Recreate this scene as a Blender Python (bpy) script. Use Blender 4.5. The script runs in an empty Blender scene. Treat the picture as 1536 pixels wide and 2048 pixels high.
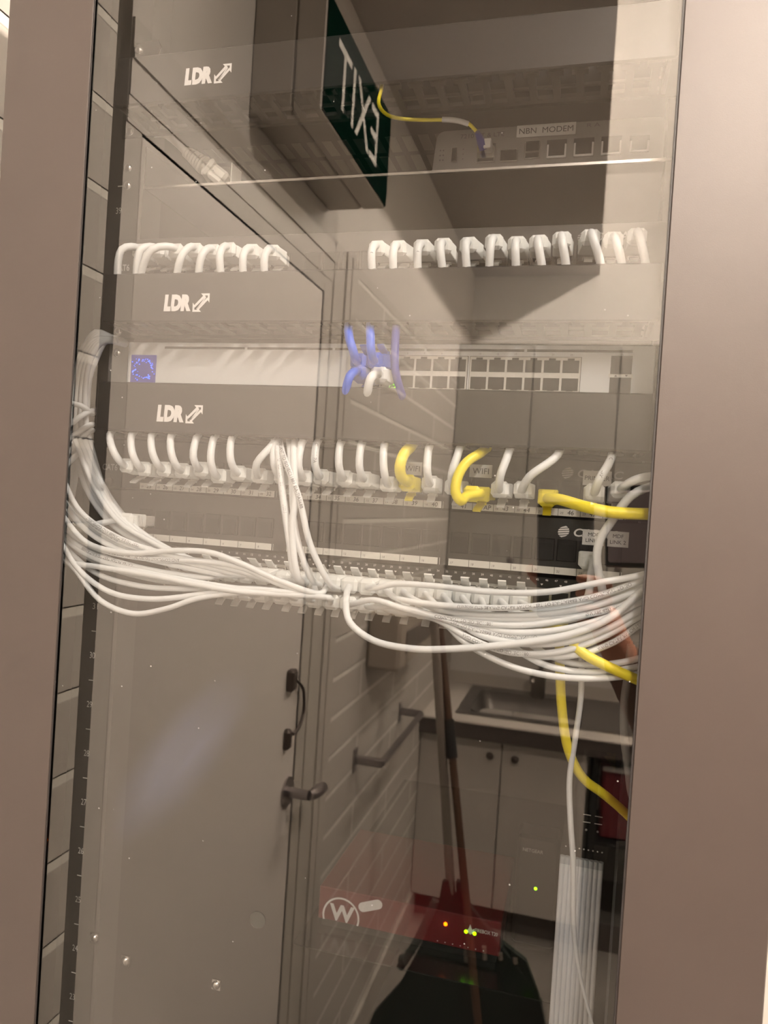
import bpy, math, random
from mathutils import Vector, Matrix
random.seed(7)
C = bpy.context.scene.collection
U = 0.04445                      # one rack unit; z = 0 is the foot of unit 1
FLOOR, CEIL, SOFFIT = -0.20, 3.05, 2.587
GLASS = -0.07                    # front of the cabinet's glass
WL = -0.40                       # left wall of the room
def RV(v): return -0.14 - v      # depth seen in the glass -> real depth in the room

# ------------------------------------------------------------------ camera
F_PX = 1486.5
CAMP = Vector((0.17707, -0.57994, 1.46911))
YAW, PITCH, ROLL = 0.26173, -0.0122, 0.06374
cy, sy, cp, sp = math.cos(YAW), math.sin(YAW), math.cos(PITCH), math.sin(PITCH)
FW = Vector((-sy*cp, cy*cp, sp)); R0 = Vector((cy, sy, 0)); U0 = R0.cross(FW)
RT = R0*math.cos(ROLL) + U0*math.sin(ROLL); UP = -R0*math.sin(ROLL) + U0*math.cos(ROLL)
cam = bpy.data.cameras.new('camera'); camo = bpy.data.objects.new('camera', cam); C.objects.link(camo)
M = Matrix((( RT.x, UP.x, -FW.x, CAMP.x), (RT.y, UP.y, -FW.y, CAMP.y), (RT.z, UP.z, -FW.z, CAMP.z), (0, 0, 0, 1)))
camo.matrix_world = M
cam.sensor_fit = 'HORIZONTAL'; cam.sensor_width = 36; cam.lens = F_PX/1536*36
cam.clip_start = 0.01; cam.clip_end = 30
cam.dof.use_dof = True; cam.dof.focus_distance = 0.60; cam.dof.aperture_fstop = 13
bpy.context.scene.camera = camo
vs = bpy.context.scene.view_settings
vs.view_transform = 'Standard'; vs.look = 'None'; vs.gamma = 1; vs.use_curve_mapping = False
vs.exposure = 0.12
def W(px, py, Y):
    """point on the plane y = Y seen at pixel px, py of the 1536 x 2048 frame"""
    d = FW + RT*((px-768)/F_PX) - UP*((py-1024)/F_PX)
    return CAMP + d*((Y-CAMP.y)/d.y)

# ------------------------------------------------------------------ light
w = bpy.data.worlds.new('world'); bpy.context.scene.world = w; w.use_nodes = True
w.node_tree.nodes['Background'].inputs[0].default_value = (1, .86, .72, 1)
w.node_tree.nodes['Background'].inputs[1].default_value = 0.05
WARM = (1.0, 0.86, 0.735)
def area(name, loc, target, sx, sy_, power, col=WARM):
    l = bpy.data.lights.new(name, 'AREA'); l.shape = 'RECTANGLE'; l.size = sx; l.size_y = sy_; l.energy = power; l.color = col
    o = bpy.data.objects.new(name, l); C.objects.link(o); o.location = loc
    o.rotation_euler = (Vector(target)-Vector(loc)).to_track_quat('-Z', 'Y').to_euler()
    return o
area('entry_light', (0.80, -0.55, 2.62), (0.80, -0.55, 0), 0.12, 0.12, 75)

# ------------------------------------------------------------------ materials
def mat(name, col, rough=0.5, metal=0.0, spec=0.5, emis=None, es=0, noise=0, nscale=20, bump=0, bscale=200, alpha=None, coat=0):
    m = bpy.data.materials.new(name); m.use_nodes = True; nt = m.node_tree; b = nt.nodes['Principled BSDF']
    b.inputs['Base Color'].default_value = (*col, 1); b.inputs['Roughness'].default_value = rough
    b.inputs['Metallic'].default_value = metal; b.inputs['Specular IOR Level'].default_value = spec
    b.inputs['Coat Weight'].default_value = coat
    if emis: b.inputs['Emission Color'].default_value = (*emis, 1); b.inputs['Emission Strength'].default_value = es
    if noise or bump: tc = nt.nodes.new('ShaderNodeTexCoord')
    if noise:
        n = nt.nodes.new('ShaderNodeTexNoise'); n.inputs['Scale'].default_value = nscale; n.inputs['Detail'].default_value = 4
        nt.links.new(tc.outputs['Object'], n.inputs['Vector'])
        mx = nt.nodes.new('ShaderNodeMix'); mx.data_type = 'RGBA'; mx.inputs[6].default_value = (*[c*(1-noise) for c in col], 1); mx.inputs[7].default_value = (*[min(1, c*(1+noise)) for c in col], 1)
        nt.links.new(n.outputs['Fac'], mx.inputs[0]); nt.links.new(mx.outputs[2], b.inputs['Base Color'])
    if bump:
        n2 = nt.nodes.new('ShaderNodeTexNoise'); n2.inputs['Scale'].default_value = bscale
        nt.links.new(tc.outputs['Object'], n2.inputs['Vector'])
        bp = nt.nodes.new('ShaderNodeBump'); bp.inputs['Strength'].default_value = bump; bp.inputs['Distance'].default_value = 0.001
        nt.links.new(n2.outputs['Fac'], bp.inputs['Height']); nt.links.new(bp.outputs[0], b.inputs['Normal'])
    return m
def brick_mat():
    m = mat('painted_brick', (.72, .69, .64), 0.6); nt = m.node_tree; b = nt.nodes['Principled BSDF']
    tc = nt.nodes.new('ShaderNodeTexCoord'); sx = nt.nodes.new('ShaderNodeSeparateXYZ'); cb = nt.nodes.new('ShaderNodeCombineXYZ')
    nt.links.new(tc.outputs['Object'], sx.inputs[0]); nt.links.new(sx.outputs['Y'], cb.inputs['X'])
    ad = nt.nodes.new('ShaderNodeMath'); ad.operation = 'ADD'; ad.inputs[1].default_value = 0.983; nt.links.new(sx.outputs['Z'], ad.inputs[0]); nt.links.new(ad.outputs[0], cb.inputs['Y'])
    br = nt.nodes.new('ShaderNodeTexBrick'); br.inputs['Scale'].default_value = 1; br.inputs['Brick Width'].default_value = .79
    br.inputs['Row Height'].default_value = .1; br.inputs['Mortar Size'].default_value = .007; br.inputs['Mortar Smooth'].default_value = .3
    br.inputs['Color1'].default_value = (.55, .52, .475, 1); br.inputs['Color2'].default_value = (.52, .49, .45, 1); br.inputs['Mortar'].default_value = (.80, .78, .72, 1)
    nt.links.new(cb.outputs[0], br.inputs['Vector']); nt.links.new(br.outputs['Color'], b.inputs['Base Color'])
    bp = nt.nodes.new('ShaderNodeBump'); bp.inputs['Strength'].default_value = 1; bp.inputs['Distance'].default_value = .006; bp.invert = True
    nt.links.new(br.outputs['Fac'], bp.inputs['Height']); nt.links.new(bp.outputs[0], b.inputs['Normal'])
    return m
def glass_mat(name, tint, refl, dust=True):
    m = bpy.data.materials.new(name); m.use_nodes = True; nt = m.node_tree; nt.nodes.clear()
    out = nt.nodes.new('ShaderNodeOutputMaterial'); tr = nt.nodes.new('ShaderNodeBsdfTransparent'); tr.inputs[0].default_value = (*tint, 1)
    gl = nt.nodes.new('ShaderNodeBsdfGlossy'); gl.inputs['Roughness'].default_value = 0.0; gl.inputs['Color'].default_value = (1, .97, .93, 1)
    mx = nt.nodes.new('ShaderNodeMixShader')
    fr = nt.nodes.new('ShaderNodeLayerWeight'); fr.inputs['Blend'].default_value = .3
    mr = nt.nodes.new('ShaderNodeMath'); mr.operation = 'MULTIPLY_ADD'; mr.inputs[1].default_value = .35 if refl > .02 else .05; mr.inputs[2].default_value = refl
    nt.links.new(fr.outputs['Fresnel'], mr.inputs[0])
    nt.links.new(mr.outputs[0], mx.inputs[0]); nt.links.new(tr.outputs[0], mx.inputs[1]); nt.links.new(gl.outputs[0], mx.inputs[2])
    last = mx
    if dust:   # specks of dust and one wiped smear lie on the pane
        tc = nt.nodes.new('ShaderNodeTexCoord'); vo = nt.nodes.new('ShaderNodeTexVoronoi'); vo.inputs['Scale'].default_value = 75
        nt.links.new(tc.outputs['Object'], vo.inputs['Vector'])
        lt = nt.nodes.new('ShaderNodeMath'); lt.operation = 'LESS_THAN'; lt.inputs[1].default_value = .042; nt.links.new(vo.outputs['Distance'], lt.inputs[0])
        sp_ = nt.nodes.new('ShaderNodeSeparateColor'); nt.links.new(vo.outputs['Color'], sp_.inputs[0])
        gt = nt.nodes.new('ShaderNodeMath'); gt.operation = 'GREATER_THAN'; gt.inputs[1].default_value = .62; nt.links.new(sp_.outputs[0], gt.inputs[0])
        mu = nt.nodes.new('ShaderNodeMath'); mu.operation = 'MULTIPLY'; nt.links.new(lt.outputs[0], mu.inputs[0]); nt.links.new(gt.outputs[0], mu.inputs[1])
        mu2 = nt.nodes.new('ShaderNodeMath'); mu2.operation = 'MULTIPLY'; mu2.inputs[1].default_value = .22; nt.links.new(mu.outputs[0], mu2.inputs[0])
        df = nt.nodes.new('ShaderNodeBsdfDiffuse'); df.inputs[0].default_value = (.8, .8, .8, 1)
        m2 = nt.nodes.new('ShaderNodeMixShader'); nt.links.new(mu2.outputs[0], m2.inputs[0]); nt.links.new(mx.outputs[0], m2.inputs[1]); nt.links.new(df.outputs[0], m2.inputs[2])
        # an oblong smear left by a wiping hand, its streaks along its length
        def chain(src, sc):
            r_ = nt.nodes.new('ShaderNodeMapping'); r_.inputs['Rotation'].default_value = (0, math.radians(-36), 0); nt.links.new(src, r_.inputs[0])
            q_ = nt.nodes.new('ShaderNodeMapping'); q_.inputs['Scale'].default_value = sc; nt.links.new(r_.outputs[0], q_.inputs[0]); return q_
        sub = nt.nodes.new('ShaderNodeVectorMath'); sub.operation = 'SUBTRACT'; sub.inputs[1].default_value = W(355, 1520, GLASS); nt.links.new(tc.outputs['Object'], sub.inputs[0])
        mp = chain(sub.outputs[0], (210, 1, 9)); ns = nt.nodes.new('ShaderNodeTexNoise'); ns.inputs['Scale'].default_value = 1; nt.links.new(mp.outputs[0], ns.inputs[0])
        s2 = chain(sub.outputs[0], (34, 0, 11))
        ln = nt.nodes.new('ShaderNodeVectorMath'); ln.operation = 'LENGTH'; nt.links.new(s2.outputs[0], ln.inputs[0])
        rp = nt.nodes.new('ShaderNodeMapRange'); rp.inputs[1].default_value = 1; rp.inputs[2].default_value = .3; rp.inputs[3].default_value = 0; rp.inputs[4].default_value = .075; nt.links.new(ln.outputs['Value'], rp.inputs[0])
        m3f = nt.nodes.new('ShaderNodeMath'); m3f.operation = 'MULTIPLY'; nt.links.new(rp.outputs[0], m3f.inputs[0]); nt.links.new(ns.outputs['Fac'], m3f.inputs[1])
        d2 = nt.nodes.new('ShaderNodeBsdfDiffuse'); d2.inputs[0].default_value = (.45, .55, .95, 1)
        m3 = nt.nodes.new('ShaderNodeMixShader'); nt.links.new(m3f.outputs[0], m3.inputs[0]); nt.links.new(m2.outputs[0], m3.inputs[1]); nt.links.new(d2.outputs[0], m3.inputs[2])
        last = m3
    nt.links.new(last.outputs[0], out.inputs[0])
    return m
MT = dict(
 wall=mat('cream_plaster', (.60, .57, .53), .6, noise=.04, nscale=3, bump=.2, bscale=60),
 ceil=mat('white_paint', (.84, .82, .79), .6, noise=.03, nscale=2), brick=brick_mat(), floor=mat('floor_vinyl', (.30, .28, .25), .4, noise=.15, nscale=30),
 doorpaint=mat('door_paint', (.73, .69, .65), .45, noise=.02, nscale=2), trim=mat('trim_paint', (.52, .49, .445), .45),
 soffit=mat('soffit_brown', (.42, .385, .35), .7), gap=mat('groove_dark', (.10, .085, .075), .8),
 black=mat('black_powdercoat', (.020, .019, .018), .45, bump=.15, bscale=900),
 frame=mat('cabinet_powdercoat', (.047, .037, .0325), .42, spec=.42, noise=.06, nscale=12, bump=.04, bscale=1500),
 gasket=mat('rubber_gasket', (.008, .006, .006), .6), rail=mat('rail_black', (.05, .048, .045), .4),
 plast=mat('black_plastic', (.012, .012, .012), .35), port=mat('port_black', (.004, .004, .004), .5),
 darkgrey=mat('dark_grey_panel', (.035, .034, .032), .4), fing=mat('manager_finger', (.065, .062, .058), .5), slot=mat('slot_edge', (.16, .15, .14), .5),
 silver=mat('silver_face', (.84, .89, .92), .38), steel=mat('steel', (.62, .61, .58), .25, metal=1), chrome=mat('chrome', (.8, .8, .8), .12, metal=1),
 cord=mat('white_cord', (.76, .80, .82), .38, noise=.02, nscale=60), boot=mat('white_boot', (.74, .77, .76), .45), clip=mat('clip_plastic', (.75, .76, .74), .25, spec=.6),
 ycord=mat('yellow_cord', (.95, .82, .05), .38), yfib=mat('yellow_fibre', (.90, .78, .03), .35), blue=mat('blue_cord', (.02, .13, .80), .38), dblue=mat('dark_blue_cord', (.03, .04, .30), .4),
 ink=mat('black_ink', (.03, .03, .03), .6), inkg=mat('grey_ink', (.10, .10, .10), .6), white=mat('white_print', (.85, .85, .85), .5), wdim=mat('pale_print', (.38, .38, .38), .5),
 paper=mat('label_paper', (.78, .78, .74), .6), tape=mat('label_tape', (.72, .73, .72), .45), blulogo=mat('blue_print', (.08, .1, .6), .5),
 modem=mat('modem_grey', (.26, .255, .25), .5), red=mat('red_enamel', (.15, .004, .008), .45), clear=glass_mat('clear_plastic', (.82, .84, .84), .03, False),
 display=mat('display_black', (.01, .01, .02), .15), bled=mat('blue_led', (0, 0, .1), emis=(.03, .10, 1), es=5), bglow=mat('blue_display', (.02, .02, .12), emis=(.03, .05, .8), es=.22),
 gled=mat('green_led', (.1, .3, 0), emis=(.25, 1, .0), es=9), oled=mat('orange_led', (.4, .1, 0), emis=(1, .13, .0), es=10),
 gloss=mat('gloss_black_shelf', (.01, .01, .01), .22, spec=.7), grcord=mat('grey_cord', (.33, .33, .32), .5), iec=mat('pale_grey_rubber', (.80, .80, .75), .5),
 signg=mat('sign_green', (.002, .011, .007), .7, spec=.0), signb=mat('sign_housing', (.50, .46, .41), .5), signw=mat('sign_white', (.38, .38, .34), .5),
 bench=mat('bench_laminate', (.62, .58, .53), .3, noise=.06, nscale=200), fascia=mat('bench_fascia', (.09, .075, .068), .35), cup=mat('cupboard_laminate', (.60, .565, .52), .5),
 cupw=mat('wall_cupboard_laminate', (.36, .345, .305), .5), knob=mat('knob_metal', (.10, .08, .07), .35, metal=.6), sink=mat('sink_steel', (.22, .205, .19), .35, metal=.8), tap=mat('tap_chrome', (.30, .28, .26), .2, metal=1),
 chromed=mat('rail_chrome', (.38, .35, .35), .3, metal=.9), green=mat('dark_green_plastic', (.009, .019, .014), .55), ribm=mat('green_rib', (.07, .085, .075), .5), wood=mat('dark_wood_handle', (.09, .045, .025), .5), alu=mat('aluminium_pole', (.32, .28, .24), .4, metal=.4), grip=mat('black_grip', (.01, .01, .01), .5),
 disp=mat('dispenser_grey', (.42, .37, .31), .5), dispd=mat('dispenser_dark', (.16, .14, .12), .5), maroon=mat('maroon_box', (.16, .012, .02), .5), tube=mat('tube_glow', (.9, .9, .9), .5, emis=WARM, es=820), lamp=mat('lamp_diffuser', (.9, .9, .9), .5, emis=WARM, es=6), fixture=mat('fixture_white', (.8, .8, .8), .5),
 phone=mat('phone_black', (.006, .005, .005), .3), flap=mat('case_cover', (.45, .38, .42), .5), skin=mat('skin', (.62, .27, .17), .5), sleeve=mat('brown_sleeve', (.14, .075, .05), .8), trou=mat('dark_trousers', (.03, .03, .04), .8), hair=mat('dark_hair', (.03, .02, .015), .6),
 glass=glass_mat('cabinet_glass', (.63, .635, .64), .098), glasse=glass_mat('glass_edge', (.95, .95, .95), .0, False), led=mat('led_off', (.2, .2, .2), .4), gold=mat('contacts_gold', (.5, .42, .2), .3, metal=1), trunkc=mat('trunk_white', (.80, .84, .88), .4))

# ------------------------------------------------------------------ mesh builder
class MB:
    def __init__(s): s.v = []; s.f = []; s.sm = []; s.mi = []; s.cur = 0
    def add(s, vs_, fs, smooth=False):
        n = len(s.v); s.v += [tuple(v) for v in vs_]; s.f += [tuple(i+n for i in f) for f in fs]; s.sm += [smooth]*len(fs); s.mi += [s.cur]*len(fs); return s
    def box(s, a, b, bev=0, mt=None):
        (x0, y0, z0), (x1, y1, z1) = [[min(a[i], b[i]) for i in range(3)], [max(a[i], b[i]) for i in range(3)]]
        k = min(bev, (x1-x0)/2.01, (y1-y0)/2.01, (z1-z0)/2.01)
        if k <= 0:
            v = [(x, y, z) for x in (x0, x1) for y in (y0, y1) for z in (z0, z1)]
            f = [(0, 1, 3, 2), (4, 6, 7, 5), (0, 4, 5, 1), (2, 3, 7, 6), (0, 2, 6, 4), (1, 5, 7, 3)]
        else:
            v = []
            X = (x0, x1); Y = (y0, y1); Z = (z0, z1); idx = {}
            for i in (0, 1):
                for j in (0, 1):
                    for l in (0, 1):
                        sx, sy_, sz = 1-2*i, 1-2*j, 1-2*l
                        for ax in range(3):
                            pnt = [X[i]+sx*k, Y[j]+sy_*k, Z[l]+sz*k]; pnt[ax] = (X[i], Y[j], Z[l])[ax]
                            idx[i, j, l, ax] = len(v); v.append(pnt)
            f = []
            for ax in range(3):
                o = [a_ for a_ in range(3) if a_ != ax]
                for e in (0, 1):
                    q = []
                    for (p_, r_) in ((0, 0), (1, 0), (1, 1), (0, 1)):
                        t = [0, 0, 0]; t[ax] = e; t[o[0]] = p_; t[o[1]] = r_; q.append(idx[(*t, ax)])
                    f.append(q)
                for p_ in (0, 1):
                    for r_ in (0, 1):
                        t0 = [0]*3; t1 = [0]*3; t0[ax] = 0; t1[ax] = 1
                        for t in (t0, t1): t[o[0]] = p_; t[o[1]] = r_
                        f.append([idx[(*t0, o[0])], idx[(*t1, o[0])], idx[(*t1, o[1])], idx[(*t0, o[1])]])
            for i in (0, 1):
                for j in (0, 1):
                    for l in (0, 1): f.append([idx[i, j, l, a_] for a_ in range(3)])
        if mt is not None: v = [mt @ Vector(q) for q in v]
        return s.add(v, f)
    def tube(s, pts, r, n=10, cap=True, spline=True, closed=False):
        P = [Vector(q) for q in pts]
        rs = r if isinstance(r, (list, tuple)) else None
        if spline and len(P) > 2: P = smooth_path(P, closed)
        if rs:
            m_ = len(P); R = [rs[min(len(rs)-1, int(i/(m_-1)*(len(rs)-1)))]*(1-((i/(m_-1)*(len(rs)-1)) % 1)) + rs[min(len(rs)-1, int(i/(m_-1)*(len(rs)-1))+1)]*((i/(m_-1)*(len(rs)-1)) % 1) for i in range(m_)]
        else: R = [r]*len(P)
        ref = None; vs_ = []; L = len(P)
        for i, q in enumerate(P):
            t = (P[(i+1) % L if closed else min(i+1, L-1)] - P[(i-1) % L if closed else max(i-1, 0)]).normalized()
            if ref is None: ref = t.orthogonal().normalized()
            ref = (ref - t*ref.dot(t)).normalized(); b = t.cross(ref)
            vs_ += [q + (ref*math.cos(2*math.pi*k/n) + b*math.sin(2*math.pi*k/n))*R[i] for k in range(n)]
        fs = [(i*n+k, i*n+(k+1) % n, (i+1)*n+(k+1) % n, (i+1)*n+k) for i in range(L-1) for k in range(n)]
        if closed: fs += [((L-1)*n+k, (L-1)*n+(k+1) % n, (k+1) % n, k) for k in range(n)]
        s.add(vs_, fs, True)
        if cap and not closed: s.add(vs_[:n], [tuple(range(n))[::-1]]); s.add(vs_[-n:], [tuple(range(n))])
        return s
    def rod(s, a, b, r, n=14): return s.tube([a, b], r, n, spline=False)
    def dome(s, c, r, axis=(0, -1, 0), h=None, n=14):
        a = Vector(axis).normalized(); u = a.orthogonal().normalized(); w_ = a.cross(u); c = Vector(c); h = h or r; v = []; K = 5
        for i in range(K):
            th = math.pi/2*i/K; v += [c + a*h*math.sin(th) + (u*math.cos(2*math.pi*k/n)+w_*math.sin(2*math.pi*k/n))*r*math.cos(th) for k in range(n)]
        v.append(c+a*h); fs = [(i*n+k, i*n+(k+1) % n, (i+1)*n+(k+1) % n, (i+1)*n+k) for i in range(K-1) for k in range(n)]
        fs += [((K-1)*n+k, (K-1)*n+(k+1) % n, K*n) for k in range(n)]
        return s.add(v, fs, True)
    def prism(s, poly, ax, a0, a1):
        """outline (list of 2D points) extruded along axis ax from a0 to a1"""
        def P(q, a): q = list(q); q.insert(ax, a); return tuple(q)
        n = len(poly); v = [P(q, a0) for q in poly] + [P(q, a1) for q in poly]
        return s.add(v, [tuple(range(n)), tuple(range(2*n-1, n-1, -1))] + [(i, (i+1) % n, n+(i+1) % n, n+i) for i in range(n)])
    def text(s, body, x, y, z, w_=None, h=None, ux=(1, 0, 0), uz=(0, 0, 1), bold=0, align='C', shear=0, mp=None):
        """letters on a surface; (x, y, z) = centre (or left middle) of the line"""
        vv, ff = text_mesh(body, bold, shear)
        x0 = min(q[0] for q in vv); x1 = max(q[0] for q in vv); y0 = min(q[1] for q in vv); y1 = max(q[1] for q in vv)
        sx = (w_/(x1-x0)) if w_ else None; sz = (h/(y1-y0)) if h else None
        sx = sx or sz; sz = sz or sx
        ux, uz, o = Vector(ux), Vector(uz), Vector((x, y, z)); cx = x0 if align == 'L' else (x0+x1)/2; cz = (y0+y1)/2
        if mp: return s.add([mp((q[0]-cx)*sx, (q[1]-cz)*sz) for q in vv], ff)
        return s.add([o + ux*((q[0]-cx)*sx) + uz*((q[1]-cz)*sz) for q in vv], ff)
    def build(s, name, m, parent=None, loc=None):
        me = bpy.data.meshes.new(name)
        o0 = Vector(loc) if loc else Vector((0, 0, 0))
        me.from_pydata([Vector(v)-o0 for v in s.v], [], s.f)
        for mm in (m if isinstance(m, list) else [m]): me.materials.append(MT[mm] if isinstance(mm, str) else mm)
        me.polygons.foreach_set('use_smooth', s.sm)
        if isinstance(m, list): me.polygons.foreach_set('material_index', s.mi)
        me.update()
        o = bpy.data.objects.new(name, me); C.objects.link(o); o.location = o0
        if parent: o.parent = parent; o.location = o0 - (parent['_w'] and Vector(parent['_w']) if '_w' in parent else Vector((0, 0, 0)))
        o['_w'] = list(o0)
        return o
def smooth_path(P, closed=False, seg=0.006):
    out = []; n = len(P)
    for i in range(n if closed else n-1):
        p0 = P[(i-1) % n] if (closed or i > 0) else P[0]*2-P[1]; p1 = P[i]; p2 = P[(i+1) % n]; p3 = P[(i+2) % n] if (closed or i+2 < n) else P[-1]*2-P[-2]
        k = max(3, min(24, int((p2-p1).length/seg)+1))
        d01 = max((p1-p0).length, 1e-5)**.5; d12 = max((p2-p1).length, 1e-5)**.5; d23 = max((p3-p2).length, 1e-5)**.5
        m1 = (p2-p1) + d12*((p1-p0)/d01 - (p2-p0)/(d01+d12)); m2 = (p2-p1) + d12*((p3-p2)/d23 - (p3-p1)/(d12+d23))
        for j in range(k):
            t = j/k; out.append((2*t**3-3*t*t+1)*p1 + (t**3-2*t*t+t)*m1 + (-2*t**3+3*t*t)*p2 + (t**3-t*t)*m2)
    if not closed: out.append(P[-1].copy())
    return out
_tc = {}
def text_mesh(body, bold=0, shear=0):
    k = (body, bold, shear)
    if k not in _tc:
        cu = bpy.data.curves.new('t', 'FONT'); cu.body = body; cu.size = 1; cu.offset = bold; cu.shear = shear; cu.resolution_u = 3
        o = bpy.data.objects.new('t', cu); C.objects.link(o); bpy.context.view_layer.update()
        me = bpy.data.meshes.new_from_object(o.evaluated_get(bpy.context.evaluated_depsgraph_get()))
        _tc[k] = ([tuple(v.co) for v in me.vertices], [tuple(p.vertices) for p in me.polygons])
        bpy.data.objects.remove(o); bpy.data.curves.remove(cu); bpy.data.meshes.remove(me)
    return _tc[k]
def empty(name, loc=(0, 0, 0)):
    o = bpy.data.objects.new(name, None); C.objects.link(o); o.location = loc; o.empty_display_size = .02; o['_w'] = list(loc); return o
def tag(o, label=None, cat=None, group=None, kind=None):
    if label: o['label'] = label
    if cat: o['category'] = cat
    if group: o['group'] = group
    if kind: o['kind'] = kind
    return o
def thing(name, label, cat, loc=(0, 0, 0), group=None): return tag(empty(name, loc), label, cat, group)
def struct(o): o['kind'] = 'structure'; return o

# ------------------------------------------------------------------ the room
YB = RV(3.0)          # far wall, behind the bench
XR = 1.75
def bxs(name, m, *bx, parent=None):
    b = MB()
    for q in bx: b.box(*q)
    return b.build(name, m, parent)
struct(bxs('floor', 'floor', ((WL-.2, YB-.2, FLOOR-.1), (XR+.2, 1.3, FLOOR))))
struct(bxs('ceiling', 'ceil', ((WL-.2, YB-.2, CEIL), (XR+.2, 1.3, CEIL+.1))))
struct(bxs('trim_1', 'soffit', ((WL, YB, SOFFIT), (.178, -.16, CEIL))))
bpy.data.objects['trim_1']['label'] = 'brown underside of the ceiling bulkhead'
D0, D1, DH = RV(.258), RV(.95), 1.922          # door opening in the left wall
struct(bxs('wall_left', ['wall'], ((WL-.2, D0, FLOOR), (WL, RV(.224), CEIL)), ((WL-.2, D1, DH), (WL, D0, CEIL)), ((WL-.2, RV(1.165), FLOOR), (WL, D1, CEIL)), ((WL-.2, YB, 2.05), (WL, RV(1.165), CEIL))))
struct(bxs('wall_left_brick', 'brick', ((WL-.2, RV(.197), FLOOR), (WL, 1.2, CEIL))))
struct(bxs('wall_left_brick_far', 'brick', ((WL-.2, YB, FLOOR), (WL, RV(1.165), 2.05))))
struct(bxs('wall_left_groove', 'gap', ((WL-.2, RV(.224), FLOOR), (WL-.12, RV(.197), CEIL))))
struct(bxs('wall_back', 'ceil', ((WL-.2, YB-.2, FLOOR), (XR+.2, YB, CEIL))))
struct(bxs('wall_right', 'wall', ((XR, YB, FLOOR), (XR+.2, 1.2, CEIL))))
struct(bxs('wall_front', 'wall', ((WL-.2, 1.1, FLOOR), (XR+.2, 1.3, CEIL))))
# door in the left wall with its frame
d = empty('door_1', (WL, D1, FLOOR)); d['kind'] = 'structure'; tag(d, 'cream flush door with a metal lever handle', 'door')
b = MB().box((WL-.055, D1+.002, FLOOR+.01), (WL-.001, D0-.0012, DH-.0012), .002); slab = b.build('door_panel', 'doorpaint', d)
b = MB(); hy = RV(.93); hz = .835
b.rod((WL-.006, hy+.015, hz), (WL+.004, hy+.015, hz), .032, 24); b.rod((WL, hy+.015, hz), (WL+.05, hy+.015, hz), .011)
b.tube([(WL+.05, hy+.015, hz), (WL+.054, hy, hz-.002), (WL+.055, hy-.03, hz-.005), (WL+.056, hy-.06, hz-.008)], [.011, .013, .014, .012])
b.build('door_handle', 'chromed', d)
b = MB(); b.box((WL-.012, RV(.905), 1.06), (WL+.014, RV(.875), 1.105), .004)
b.tube([(WL+.01, RV(.895), 1.085), (WL+.012, RV(.945), 1.05), (WL+.012, RV(.955), 1.0), (WL+.014, RV(.93), .975), (WL+.012, RV(.90), .965)], .0035)
b.box((WL-.012, RV(.90), .935), (WL+.012, RV(.878), .978), .005); b.build('door_catch', 'knob', d)
b = MB()
for (v0, v1, x) in ((.95, 1.0, .002), (1.0, 1.073, .005), (1.073, 1.085, .009), (1.085, 1.12, .005), (1.12, 1.165, .007)): b.box((WL-.05, RV(v1), FLOOR), (WL+x, RV(v0), 2.05))
for (z0, z1, x) in ((DH, 1.955, .0015), (1.955, 2.0, .003), (2.0, 2.012, .006), (2.012, 2.05, .004)): b.box((WL-.05, RV(1.165), z0), (WL+x, RV(.225), z1))
struct(b.build('trim_2', 'trim')); bpy.data.objects['trim_2']['label'] = 'moulded cream frame round the door'
b = MB().box((WL, YB, FLOOR), (WL+.012, RV(1.165), FLOOR+.1)); struct(b.build('baseboard_left', 'trim'))

# ceiling batten and entry lamp
t = thing('batten_lamp', 'long white batten lamp under the high part of the ceiling', 'ceiling lamp', (.60, RV(2.1), CEIL))
MB().box((.56, RV(2.85), 2.985), (.64, RV(1.35), CEIL), .004).box((.585, RV(2.84), 2.80), (.615, RV(2.80), 2.99)).box((.585, RV(1.40), 2.80), (.615, RV(1.36), 2.99)).build('lamp_housing', 'fixture', t)
MB().rod((.60, RV(2.80), 2.83), (.60, RV(1.40), 2.83), .013, 16).build('fluorescent_tube', 'tube', t)
for o in t.children: o.location = -Vector(t.location)
t = thing('pendant_lamp', 'small white pendant lamp hanging from the ceiling near the cabinet', 'ceiling lamp', (.80, -.55, CEIL))
bxs('lamp_housing', 'fixture', ((.72, -.63, 2.63), (.88, -.47, 2.66)), ((.795, -.555, 2.66), (.805, -.545, CEIL))).parent = t
for o in t.children: o.location = -Vector(t.location)

# exit sign box on the left wall
t = thing('exit_sign', 'long beige box sign with a dark green face reading EXIT above the door', 'sign')
zb, zt = 2.095, 2.29; ya, yb_ = RV(.548), RV(.948)
MB().box((WL, yb_, zb), (-.324, ya, zt+.05), .003).build('mounting_box', 'signb', t)
MB().box((-.322, yb_, zb), (-.273, ya, zt), .002).build('housing', 'signb', t)
MB().box((-.273, yb_+.003, zb+.003), (-.2705, ya-.003, zt-.003)).build('sign_face', 'signg', t)
MB().text('EXIT', -.2695, (ya+yb_)/2+.02, (zb+zt)/2, .25, .105, ux=(0, 1, 0)).build('lettering', 'signw', t)

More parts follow.
